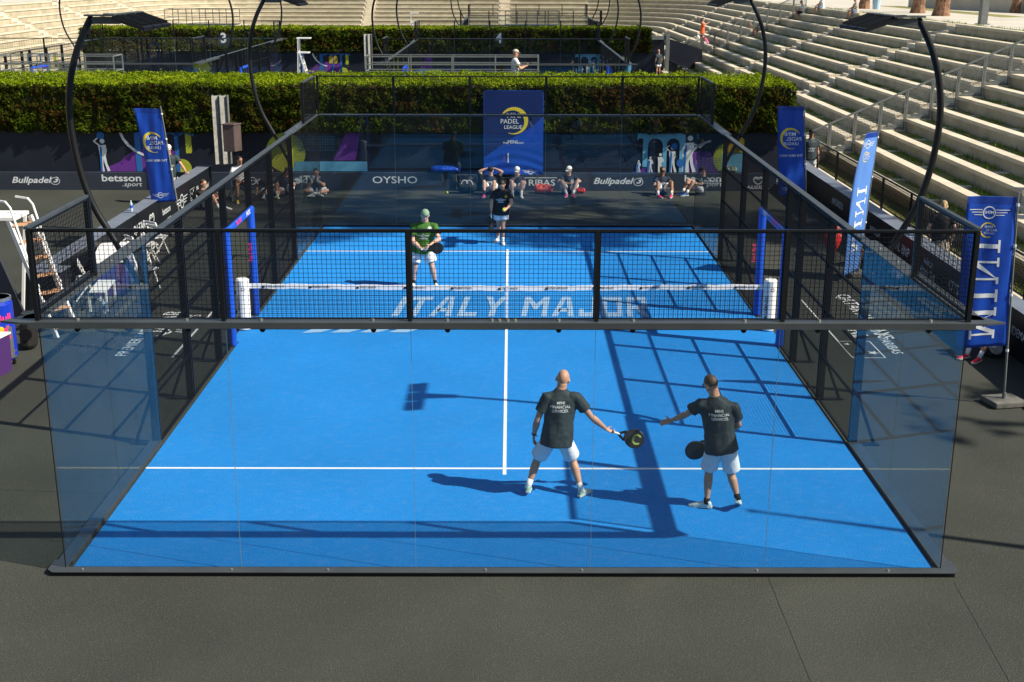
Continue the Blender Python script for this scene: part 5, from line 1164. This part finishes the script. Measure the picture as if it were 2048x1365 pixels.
def pose(kind, loc, yaw=0, k=1.0, mod=None):
    if kind == 'knees': j = dict(head=(0,.06,.74), neck=(0,.10,.56), shL=(.18,.10,.49), shR=(-.18,.10,.49), hipL=(.09,.03,.11), hipR=(-.09,.03,.11), knL=(.16,-.34,.46), knR=(-.16,-.34,.46), anL=(.13,-.52,.09), anR=(-.13,-.52,.09), elL=(.25,-.10,.36), elR=(-.25,-.10,.36), wrL=(.10,-.32,.36), wrR=(-.10,-.32,.36), toeL=(.15,-.68,.012), toeR=(-.15,-.68,.012), face=(0,-1,-.1))
    if kind == 'cross': j = dict(head=(0,-.04,.70), neck=(0,.04,.56), shL=(.19,.04,.49), shR=(-.19,.04,.49), hipL=(.09,.03,.11), hipR=(-.09,.03,.11), knL=(.34,-.20,.16), knR=(-.34,-.20,.16), anL=(-.08,-.38,.08), anR=(.08,-.34,.09), elL=(.24,-.12,.28), elR=(-.24,-.12,.28), wrL=(.06,-.20,.50), wrR=(-.06,-.20,.50), toeL=(-.20,-.48,.02), toeR=(.20,-.46,.02), face=(0,-1,-.35), hdL=V((-.1,.1,1)), hdR=V((.1,.1,1)))
    if kind == 'chair': j = dict(head=(0,-.12,1.22), neck=(0,-.04,1.05), shL=(.19,-.02,.97), shR=(-.19,-.02,.97), hipL=(.09,.0,.55), hipR=(-.09,.0,.55), knL=(.14,-.43,.53), knR=(-.14,-.43,.53), anL=(.15,-.45,.10), anR=(-.15,-.45,.10), elL=(.24,-.18,.74), elR=(-.24,-.18,.74), wrL=(.10,-.40,.66), wrR=(-.10,-.40,.66), toeL=(.17,-.62,.012), toeR=(-.17,-.62,.012), face=(0,-1,-.25))
    if kind == 'stand': j = dict(head=(0,-.02,1.64), neck=(0,0,1.47), shL=(.19,0,1.39), shR=(-.19,0,1.39), hipL=(.09,0,.90), hipR=(-.09,0,.90), knL=(.11,-.02,.50), knR=(-.11,-.02,.50), anL=(.12,0,.10), anR=(-.12,0,.10), elL=(.25,.03,1.10), elR=(-.25,.03,1.10), wrL=(.26,-.06,.85), wrR=(-.26,-.06,.85), toeL=(.14,-.17,.012), toeR=(-.14,-.17,.012), face=(0,-1,0))
    if kind == 'behind': 
        j = pose('knees', (0,0,0)); j.update(elL=(.36,.06,.70), elR=(-.36,.06,.70), wrL=(.12,.12,.80), wrR=(-.12,.12,.80), hdL=V((-1,.1,.1)), hdR=V((1,.1,.1))); j = {a: tuple(v) for a, v in j.items()}
    if kind == 'lean': # seated sideways, one leg out, leaning on an arm
        j = dict(head=(.05,-.02,.74), neck=(0,.04,.56), shL=(.19,.04,.50), shR=(-.18,.06,.47), hipL=(.09,.03,.11), hipR=(-.09,.03,.11), knL=(.18,-.36,.40), knR=(-.22,-.36,.20), anL=(.16,-.58,.09), anR=(-.25,-.74,.09), elL=(.27,-.08,.30), elR=(-.34,.12,.28), wrL=(.20,-.30,.38), wrR=(-.40,.10,.06), toeL=(.18,-.74,.012), toeR=(-.30,-.88,.07), face=(.5,-1,-.1))
    if mod: j.update(mod)
    c, s_ = math.cos(yaw), math.sin(yaw); o = {}
    for a, v in j.items():
        v = V(v); r = V((v.x*c-v.y*s_, v.x*s_+v.y*c, v.z)); o[a] = r if a in ('face','hdL','hdR','hsL','hsR') else r*k+V(loc)
    return o
GR = 'people sitting round the nearest court'
def badge(p, lat=(1,0,0)):
    pass
def seated(label, kind, loc, yaw, mod=None, k=1.0, **st):
    st.setdefault('vox', .016); st['z'] = loc[2]; return person(label, pose(kind, loc, yaw, k, mod), st)
st0 = dict(shorts='shorts', sock='sock', sockh=.12)
a = seated('cross legged sitter in navy shirt resting his face in his hands', 'cross', (-5.92,25.1,0), .05, shirt='teenavy', hair='hair', shoe='shoew', skin='skin', **st0)
a = seated('sitter in dark cap and sunglasses with hands clasped behind his head', 'behind', (-.55,25.15,0), -.1, shirt='teenavy', hair='hair', glasses='black', cap='capk', capback=True, shoe='shoep', skin='skin2', **{**st0, 'sock': 'sockb'})
dd = D2(); dd.text('PADEL', (0, 0), .07, bold=.03); project(dd, a[2], (-.55, 25.1, .36), (1,0,0), (0,0,1), (0,-1,0), 'print_white', 'chest_print', a[2])
a = seated('sitter in white cap hugging his knees beside the coral bag', 'knees', (.27,25.12,0), 0, shirt='teenavy', cap='capw', shoe='shoew', skin='skin2', mod=dict(wrR=(-.02,-.22,.60), elR=(-.2,-.12,.42)), **st0)
a = seated('sitter in white cap looking left with arms resting on his knees', 'knees', (1.88,25.25,0), .02, shirt='teenavy', cap='capw', shoe='shoep', sole='white', skin='skin2', mod=dict(face=(-.6,-1,.0), knL=(.24,-.34,.46), knR=(-.24,-.34,.46), anL=(.10,-.50,.09), anR=(-.10,-.50,.09), elL=(.34,-.12,.42), elR=(-.34,-.12,.42), wrL=(.12,-.26,.40), wrR=(-.12,-.26,.40)), **st0)
dd = D2(); dd.ring((0,0), .04, .015); project(dd, a[2], (1.98, 25.2, .42), (1,0,0), (0,0,1), (0,-1,0), 'print_white', 'chest_print', a[2])
a = seated('sitter in black wraparound sunglasses with bright pink shoes', 'knees', (4.78,25.2,0), .05, shirt='teenavy', hair='hairb', glasses='black', shoe='shoep', skin='skind', mod=dict(knL=(.22,-.34,.44), knR=(-.2,-.34,.44), elR=(-.28,-.12,.3), wrR=(-.26,-.45,.14), wrL=(.26,-.42,.20), anL=(.2,-.55,.09), anR=(-.22,-.55,.09)), **st0)
dd = D2(); dd.wings((0, 0), .08); project(dd, a[2], (4.8, 25.35, .36), (1,0,0), (0,0,1), (0,-1,0), 'print_white', 'chest_print', a[2])
a = seated('sitter in black cap turned to the left with blue shoes', 'knees', (5.95,25.2,0), -1.25, shirt='teenavy', hair='hair', cap='capk', shoe='shoeb', skin='skin', **st0)
a = seated('sitter in white shirt on a white chair by the left sponsor wall', 'chair', (-8.05,24.1,0), .3, shirt='teewhite', hair='hair', shoe='shoey', skin='skind', mod=dict(face=(.5,-1,-.5)), shorts='bagk', sock='sockb')
a = seated('dark haired sitter on the ground against the left sponsor wall', 'knees', (-8.75,22.6,0), 1.2, shirt='teeblack', hair='hairb', shoe='shoew', skin='skin', **st0)
a = seated('long haired sitter in black leaning back on one arm', 'lean', (-7.35,24.9,0), .3, shirt='teeblack', hair='hairb', shoe='shoew', skin='skind', **st0)
a = seated('sitter in navy shirt and white shorts next to the side mesh', 'lean', (-6.85,25.0,0), .15, shirt='teenavy', hair='hairb', shoe='shoel', skin='skin', **st0)
a = seated('sitter on the ground half hidden behind the largest right flag', 'knees', (8.75,8.4,0), -1.0, shirt='teeblack', hair='hair', shoe='cred', skin='skin', **{**st0})
a = person('standing man in white cap and sunglasses leaning on the left sponsor wall', pose('stand', (-9.95,23.4,0), .35, 1.0, dict(elL=(.34,-.12,1.15), wrL=(.42,-.38,.99), hdL=V((.3,-1,0)))), dict(shirt='tee', cap='capw', glasses='black', shoe='shoew', sock='sock', vox=.015))
dd = D2(); dd.wings((0, 0), .085); dd.text('ITALIA', (0, -.09), .05, bold=.02); project(dd, a[2], (-9.95, 23.4, 1.15), (.94,.34,0), (0,0,1), (.34,-.94,0), 'print_white', 'chest_print', a[2])
a = person('standing man in dark cap between the right sponsor wall and the railing', pose('stand', (9.72,27.0,0), .1, 1.03), dict(shirt='tee', cap='capk', hair='hairb', shoe='shoew', sock='sock', vox=.015, skin='skind', build=1.1))
dd = D2(); dd.wings((0, 0), .09); dd.text('FINANCIAL', (0, -.09), .04, bold=.02); project(dd, a[2], (9.72, 27.0, 1.2), (1,0,0), (0,0,1), (0,-1,0), 'print_white', 'chest_print', a[2])
a = person('blond woman in black shirt and pale skirt walking behind the right corner mesh', pose('stand', (9.85,14.7,0), 2.9, .96, dict(elL=(.30,.06,1.12), elR=(-.30,.06,1.12))), dict(shirt='teeblack', hair='blond', ponytail=True, shorts='beige', dress=True, shoe='shoew', sock='sock', vox=.015, skin='skin2', build=.95))
a = person('bald man standing in the gateway right of the second hedge', pose('stand', (9.82,70.6,0), -2.6), dict(shirt='tee', shoe='shoew', sock='sock', vox=.022, skin='skin'))
a = person('cameraman in white cap and shirt on the platform behind the hedge', pose('stand', (.22,30.8,2.3), 1.7, 1.0, dict(wrL=(.1,-.35,1.2), wrR=(-.1,-.35,1.2), elL=(.22,-.15,1.12), elR=(-.22,-.15,1.12))), dict(shirt='teewhite', shorts='denim', cap='beige', shoe='shoek', vox=.018, z=2.3))
c = thing('video_camera', (-.1, 30.8, 3.4), 'dark video camera on a tripod before the cameraman', 'camera'); MB().box(-.40,-.12,30.72,30.86,3.40,3.53).build('camera_body', M['black'], c, bevel=.01); MB().cyl((-.48,30.79,3.46), (-.38,30.79,3.46), .05, .05, 12).build('lens', M['lens'], c)
for a_ in (0, 2.1, 4.2): MB().bar((-.26,30.79,3.39), (-.26+.3*math.cos(a_), 30.79+.3*math.sin(a_), 2.3), .03).build('tripod_leg', M['black'], c)
def row_seat(n): return Zn(n)-.47
def spect(label, kind, n, y, yaw, dx=0, **st):
    z = row_seat(n+0) if kind == 'chair' else Zn(n)-.05; x = 10.56+.88*n+(.22 if kind == 'chair' else .5)+dx
    k = .98; J_ = pose(kind, (x, y, z), yaw, k, st.pop('mod', None)); st.setdefault('vox', .022); st['z'] = z; st['group'] = 'spectators on the grandstand'
    return person(label, J_, st)
WY = -math.pi/2
spect('standing woman in an orange dress on the grandstand seen from the side', 'stand', 4, 83.5, 1.2, shirt='orange', shorts='orange', dress=True, hair='hair', ponytail=True, shoe='shoew', skin='skin2', sleeve=0, mod=dict(elR=(-.2,-.25,1.25), wrR=(-.1,-.42,1.4), elL=(.2,-.25,1.25), wrL=(.1,-.42,1.4)))
spect('spectator in a pink shirt bending over a bag on the grandstand', 'chair', 4, 79.3, WY, shirt='pinkc', shorts='shorts', hair='hair', shoe='shoew', skin='skin', mod=dict(head=(0,-.35,1.0), neck=(0,-.22,.90), shL=(.18,-.18,.85), shR=(-.18,-.18,.85)))
spect('spectator in a turquoise shirt sitting high on the grandstand', 'chair', 7, 73.1, WY, shirt='bluec', shorts='bagk', hair='hair', shoe='shoew', skin='skind')
spect('spectator in white shirt and dark trousers near the top rows', 'chair', 10, 72.6, WY, shirt='teewhite', shorts='bagk', leg=.95, hair='hair', shoe='shoek', skin='skin')
spect('spectator in denim shorts on the top row edge', 'chair', 11, 70.9, WY, shirt='teewhite', shorts='denim', hair='hairb', shoe='shoew', skin='skin')
spect('spectator in a beige shirt sitting on the top row with crossed feet', 'chair', 11, 62.6, WY, shirt='beige', shorts='denim', hair='hairb', shoe='shoek', skin='skin')
def far_person(lbl, kind, loc, yaw, **st):
    st['vox'] = .03; st['z'] = loc[2]; return person(lbl, pose(kind, loc, yaw), st)
far_person('spectator sitting left on the ground behind court 4', 'knees', (-3.4,64.3,0), 0, shirt='teenavy', hair='hair', shoe='shoew')
far_person('standing player with bare arms on the right half of court 4', 'stand', (3.6,60.5,0), 2.0, shirt='teenavy', hair='hair', shoe='shoew')

# ------------------------------------------------------------------ bags, bottles, furniture
def blob_bag(label, loc, sx, sy, sz, m1, m2=None, yaw=0, name='sports_bag'):
    b_ = thing(name, loc, label, 'bag', 'bags beside the court'); c, s_ = math.cos(yaw), math.sin(yaw); m = MB(); L = V(loc)
    X = V((c, s_, 0)); Yv = V((-s_, c, 0))
    m.loft([(L-X*sx*.5+V((0,0,sz*.45)), sy*.25, sz*.28), (L-X*sx*.38+V((0,0,sz*.5)), sy*.5, sz*.46), (L+V((0,0,sz*.52)), sy*.55, sz*.5), (L+X*sx*.36+V((0,0,sz*.48)), sy*.5, sz*.44), (L+X*sx*.5+V((0,0,sz*.42)), sy*.22, sz*.25)], 14, xdir=Yv)
    bd = remesh(m, 'bag_body', M[m1], b_, .014, 2, fold=.012, fscale=8)
    for q in (-.2, .2):
        m = MB(); pts = []
        for i in range(9):
            a = math.pi*i/8; pts.append((L+X*(q*sx*.6+.12*sx*math.cos(a)*1.5)+Yv*(-sy*.45)+V((0,0,sz*.55+.45*sz*math.sin(a))), .012, .005))
        m.loft(pts, 6); m.build('strap', M[m2 or m1], b_)
    return b_
blob_bag('black backpack slumped on the ground before the star emblem', (-1.28,25.35,0), .62, .36, .44, 'bagk', 'white')
blob_bag('coral red racket bag lying between two sitters in white caps', (1.10,25.35,0), .58, .32, .30, 'coral', 'bagk')
blob_bag('small red pouch on the ground next to the sitter looking left', (2.27,25.4,0), .26, .2, .18, 'redbag', 'bagk')
blob_bag('red and white racket bag upright by the right side mesh', (7.9,16.6,0), .34, .34, .75, 'redbag', 'white', .8)
blob_bag('dark racket bag behind the red one at the right', (8.25,15.6,0), .55, .3, .4, 'bagk', 'coral', .8)
blob_bag('black bag under the second right flag', (8.5,13.4,0), .7, .4, .45, 'bagk', 'bagk', 1.2)
blob_bag('blue cloth bundle draped on the sponsor wall left of the banner board', (-1.95,25.9,.56), .95, .3, .22, 'pad', 'pad', name='cloth_bundle')
blob_bag('green and white towel on the sponsor wall near the right end', (7.0,25.95,.56), .42, .22, .22, 'towel', 'bagk', name='towel')
blob_bag('pink and black backpack leaning on the orange dressed woman row', (14.4,80.6,Zn(4)-.05), .36, .3, .45, 'bagk', 'coral', 1.2, name='backpack')
blob_bag('white and red backpack on the row left of the orange dressed woman', (14.4,84.4,Zn(4)-.05), .32, .28, .42, 'teewhite', 'redbag', 1.2, name='backpack')
blob_bag('maroon backpack on a higher row beside the aisle fence', (17.05,77.5,Zn(7)-.05), .4, .3, .45, 'granite', 'bagk', 1.2, name='backpack')
def bottle(x, y, z, label, h=.26):
    b_ = thing('water_bottle', (x, y, z), label, 'bottle', 'water bottles'); MB().loft([((x,y,z),.032,.032), ((x,y,z+h*.7),.033,.033), ((x,y,z+h*.85),.018,.018), ((x,y,z+h*.9),.013,.013)], 12).build('bottle_body', M['waterb'], b_, smooth=False)
    MB().cyl((x,y,z+h*.9), (x,y,z+h), .015, n=10).build('bottle_cap', M['white'], b_); MB().loft([((x,y,z+h*.3),.0345,.0345), ((x,y,z+h*.55),.0345,.0345)], 12, caps=False).build('bottle_label', M['pad'], b_)
bottle(-9.3, 17.35, .93, 'clear water bottle standing on the left sponsor wall'); bottle(-8.1, 11.15, 0, 'water bottle on the ground beside the white bench', .3); bottle(-8.2, 22.3, 0, 'water bottle by the dark haired sitter')
bottle(-5.0-.9, 24.95, 0, 'water bottle at the knee of the cross legged sitter', .24)
# giant drink can cooler
c = thing('can_cooler', (-8.78, 7.75, 0), 'giant blue and silver energy drink can cooler on castors', 'cooler'); x, y = -8.78, 7.75
MB().loft([((x,y,.12),.21,.21), ((x,y,.17),.25,.25), ((x,y,1.12),.25,.25), ((x,y,1.19),.225,.225)], 32).build('can_body', M['canblue'], c, smooth=False)
MB().loft([((x,y,1.18),.238,.238), ((x,y,1.235),.238,.238), ((x,y,1.235),.215,.215), ((x,y,1.20),.21,.21)], 32).build('can_rim', M['silver'], c, smooth=False)
def cyl_map(x0, y0, r): return lambda u, v: V((x0+r*math.sin(u/r), y0-r*math.cos(u/r), v))
d = D2(); d.poly([(-.05,.62), (.10,.78), (.06,.2), (-.07,.2)]); d.poly([(.12,.2), (.32,.2), (.32,.72), (.2,.78)]); d.rect(-.3, .38, .17, .2); d.rect(-.3,.38,.27,.30); b = MB(); d.place(b, (0,0,0), (1,0,0), (0,0,1), fn=cyl_map(x, y, .252), cut=.04); b.build('silver_panel', M['silver'], c)
d = D2(); d.text('Red Bull', (.02, .80), .19, bold=.03, sx=.95); d.text('ENERGY DRINK', (.06, .52), .065, bold=.03); d.poly([(-.02,.66),(.06,.74),(.2,.72),(.26,.78),(.22,.64),(.08,.63)]); b = MB(); d.place(b, (0,0,0), (1,0,0), (0,0,1), fn=cyl_map(x, y, .2545), cut=.04); b.build('can_lettering', M['cpink'], c)
d = D2(); d.disc((.12, .71), .05); b = MB(); d.place(b, (0,0,0), (1,0,0), (0,0,1), fn=cyl_map(x, y, .256), cut=.04); b.build('sun_disc_print', M['cyellow'], c)
for a_ in (.4, 1.9, 3.5, 5): MB().cyl((x+.17*math.cos(a_)-.015, y+.17*math.sin(a_), .045), (x+.17*math.cos(a_)+.015, y+.17*math.sin(a_), .045), .045, n=12).build('castor', M['black'], c)
c = thing('drinks_box', (-8.9, 7.2, 0), 'dark purple drinks chest with white rim and white lettering at the left edge', 'cool box')
b = MB(); b.hexa([(-9.3,7.05,0),(-8.62,7.0,0),(-8.52,7.45,0),(-9.3,7.45,0)], [(-9.3,7.02,.66),(-8.60,6.98,.66),(-8.50,7.45,.66),(-9.3,7.45,.66)]); b.build('box_body', M['dpurple'], c)
b = MB(); b.hexa([(-9.3,7.01,.66),(-8.58,6.96,.66),(-8.48,7.47,.66),(-9.3,7.47,.66)], [(-9.3,7.01,.69),(-8.58,6.96,.69),(-8.48,7.47,.69),(-9.3,7.47,.69)]); b.build('box_rim', M['white'], c)
d = D2(); d.text('VALMORA', (-.36, .34), .24, bold=.02, sx=.8); d.text('WATER', (-.17, .14), .13, bold=.02); b = MB(); d.place(b, (-8.61, 6.985, 0), V((.995,-.065,0)), (0,0,1)); b.build('box_lettering', M['print_white'], c)
c = thing('stage_speaker', (-8.65, 8.7, 0), 'black wedge floor speaker beside the giant can', 'loudspeaker')
b = MB(); b.loft([((-8.72,8.75,.04),.12,.16), ((-8.71,8.75,.1),.155,.20), ((-8.68,8.75,.55),.15,.19), ((-8.67,8.75,.68),.12,.15)], 10); b.build('speaker_body', M['speaker'], c, bevel=.01); MB().cyl((-8.68,8.57,.32), (-8.67,8.53,.32), .11, n=20).build('speaker_cone', M['black'], c)
# umpire ladder chair
c = thing('umpire_chair', (-8.9, 10.2, 0), 'white umpire chair with pale wooden ladder steps', 'umpire chair')
def tube(pts, r, name, m=M['white'], par=None):
    b = MB(); b.loft([(p, r, r) for p in pts], 8); return b.build(name, m, par or c)
for dx in (0, .5):
    o = V((dx*.55, dx*.75, 0)); pts = [V((-8.42,9.35,.02))+o, V((-9.25,9.75,2.2))+o]; b = MB(); b.bar(pts[0], pts[1], .05, .09); b.build('ladder_rail', M['white'], c)
    tube([V((-8.65,9.35,1.0))+o, V((-8.7,9.3,1.15))+o, V((-9.1,9.55,2.45))+o, V((-9.2,9.6,2.55))+o, V((-9.5,9.8,2.55))+o], .022, 'hand_rail')
for i in range(7):
    t_ = (i+.6)/7; p = V((-8.42,9.35,.02)).lerp(V((-9.25,9.75,2.2)), t_); b = MB(); b.obox(p+V((.14,.19,0)), V((.14,.19,0)), V((.07,-.05,0)), (0,0,.014)); b.build('step', M['wood'], c)
for q in ((-9.6,9.5), (-9.3,10.5)): b = MB(); b.bar((q[0]-.2, q[1], 0), (q[0]+.05, q[1]+.1, 2.2), .05); b.build('leg', M['white'], c)
MB().box(-9.75,-9.1,9.7,10.4,2.18,2.24).build('seat', M['white'], c); MB().box(-9.8,-9.74,9.7,10.4,2.3,2.8).build('backrest', M['white'], c)
b = MB(); b.hexa([(-9.9,9.45,.35),(-8.95,9.38,.35),(-8.93,9.41,.35),(-9.9,9.48,.35)], [(-9.9,9.5,1.75),(-9.45,9.46,1.75),(-9.43,9.49,1.75),(-9.9,9.53,1.75)]); b.build('side_banner', M['navy'], c)
def far_umpire(x, y, lb, z=0):
    g = thing('umpire_chair', (x, y, z), lb, 'umpire chair', 'white umpire chairs of the far courts')
    for dy in (0, .6): 
        MB().bar((x+.75, y+dy, 0), (x+.1, y+dy, 2.3), .06).build('ladder_rail', M['white'], g); MB().bar((x-.1, y+dy, 0), (x+.05, y+dy, 3.1), .05).build('leg', M['white'], g)
    for i in range(6): p = V((x+.75, y, 0)).lerp(V((x+.1, y, 2.3)), (i+.5)/6); MB().box(p.x-.05, p.x+.06, y, y+.6, p.z, p.z+.03).build('step', M['white'], g)
    MB().box(x-.05, x+.6, y, y+.6, 2.3, 2.36).build('seat', M['white'], g); MB().box(x-.05, x+.7, y, y+.6, 3.08, 3.13).build('canopy', M['white'], g)
far_umpire(-11.7, 57, 'white umpire chair between courts 3 and 4'); far_umpire(-8.9, 101, 'white umpire chair of the rearmost court')
# white folding chairs, table, bench
def chair(x, y, yaw, label, m='white'):
    g = thing('folding_chair', (x, y, 0), label, 'chair', 'white chairs beside the court'); c_, s_ = math.cos(yaw), math.sin(yaw)
    T = lambda a, b_, z: V((x+a*c_-b_*s_, y+a*s_+b_*c_, z))
    for a in (-.2, .2):
        MB().bar(T(a,-.22,0), T(a,.12,.82), .028).build('leg', M[m], g); MB().bar(T(a,.22,0), T(a,-.16,.46), .028).build('leg', M[m], g)
    b = MB(); b.obox(T(0,-.02,.45), T(.21,0,0)-T(0,0,0), T(0,.2,0)-T(0,0,0), (0,0,.014)); b.build('seat', M[m], g)
    for z in (.62, .72, .80): b = MB(); b.bar(T(-.2,.03+(z-.62)*.42,z), T(.2,.03+(z-.62)*.42,z), .02, .06); b.build('backrest_slat', M[m], g)
chair(-8.15, 24.2, .3, 'white chair under the seated man in white shirt'); chair(-8.85, 12.35, 1.9, 'white folding chair nearest to the umpire chair'); chair(-8.55, 14.9, 2.3, 'white folding chair against the left sponsor wall, nearer one'); chair(-8.5, 15.7, 2.1, 'white folding chair tipped by the sponsor wall beyond the table')
chair(-7.85, 13.2, 1.0, 'white folding chair at the far end of the white bench'); chair(-8.55, 16.6, 2.5, 'white folding chair farthest along behind the scorer table')
g = thing('scorer_table', (-8.62, 13.5, 0), 'scorer table with white top and dark purple skirt', 'table'); b = MB(); b.obox((-8.60,13.5,.74), (.34,.08,0), (-.22,.95,0), (0,0,.018)); b.build('table_top', M['white'], g); b = MB(); b.obox((-8.60,13.5,.36), (.31,.07,0), (-.21,.92,0), (0,0,.355)); b.build('table_skirt', M['dpurple'], g)
d = D2(); d.text('VALMORA', (0,.38), .3, bold=.02, sx=.9); d.text('WATER', (0,.2), .13, bold=.02); b = MB(); d.place(b, V((-8.283,13.56,0)), V((-.222,.975,0)), (0,0,1)); b.build('skirt_lettering', M['print_white'], g)
for i in range(3): p = MB().obox((-8.58-.05*i,13.1+.35*i,.765), (.10,.03,0), (-.03,.13,0), (0,0,.004)).build('paper', M['white']); tag(p, ('sheet of white paper nearest on the scorer table', 'middle sheet of white paper on the scorer table', 'farthest sheet of white paper on the scorer table')[i], 'paper')
g = thing('slatted_bench', (-8.3, 11.75, 0), 'low white slatted bench beside the left mesh', 'bench')
for i in range(6): b = MB(); b.obox((-8.45+.06*i,11.75,.42), (.022,.005,0), (-.06,.5,0), (0,0,.012)); b.build('slat', M['white'], g)
for a, b_ in ((-8.43,11.3), (-8.1,11.35), (-8.5,12.15), (-8.2,12.2)): MB().bar((a, b_, 0), (a, b_, .41), .035).build('leg', M['white'], g)
g = thing('black_counter', (-8.95, 12.6, 0), 'black draped counter at the near end of the left sponsor wall', 'counter'); MB().box(-9.45, -8.75, 10.7, 11.25, 0, .95).build('counter_body', M['blackwall'], g, bevel=.01); MB().box(-9.47, -8.73, 10.68, 11.27, .952, .965).build('counter_top', M['wallcap'], g)
g = thing('cup', (-9.0, 10.95, .965), 'tall plastic cup standing on the black counter', 'cup'); MB().cyl((-9.0,10.95,.966), (-9.0,10.95,1.15), .035, .045, 12).build('cup_body', M['trav'], g); MB().cyl((-9.0,10.95,1.151), (-9.0,10.95,1.17), .048, n=12).build('cup_lid', M['white'], g)
g = thing('litter_bin', (22.6, 66.0, zp), 'pale blue litter bag hanging on a small stand on the plateau', 'litter bin'); MB().cyl((22.6,66,zp+.1), (22.6,66,zp+.9), .22, .28, 12).build('bag', M['waterb'], g); MB().cyl((22.6,66,zp+.88), (22.6,66,zp+.93), .30, n=14).build('hoop', M['galv'], g)
bpy.data.scenes.remove(TMP)
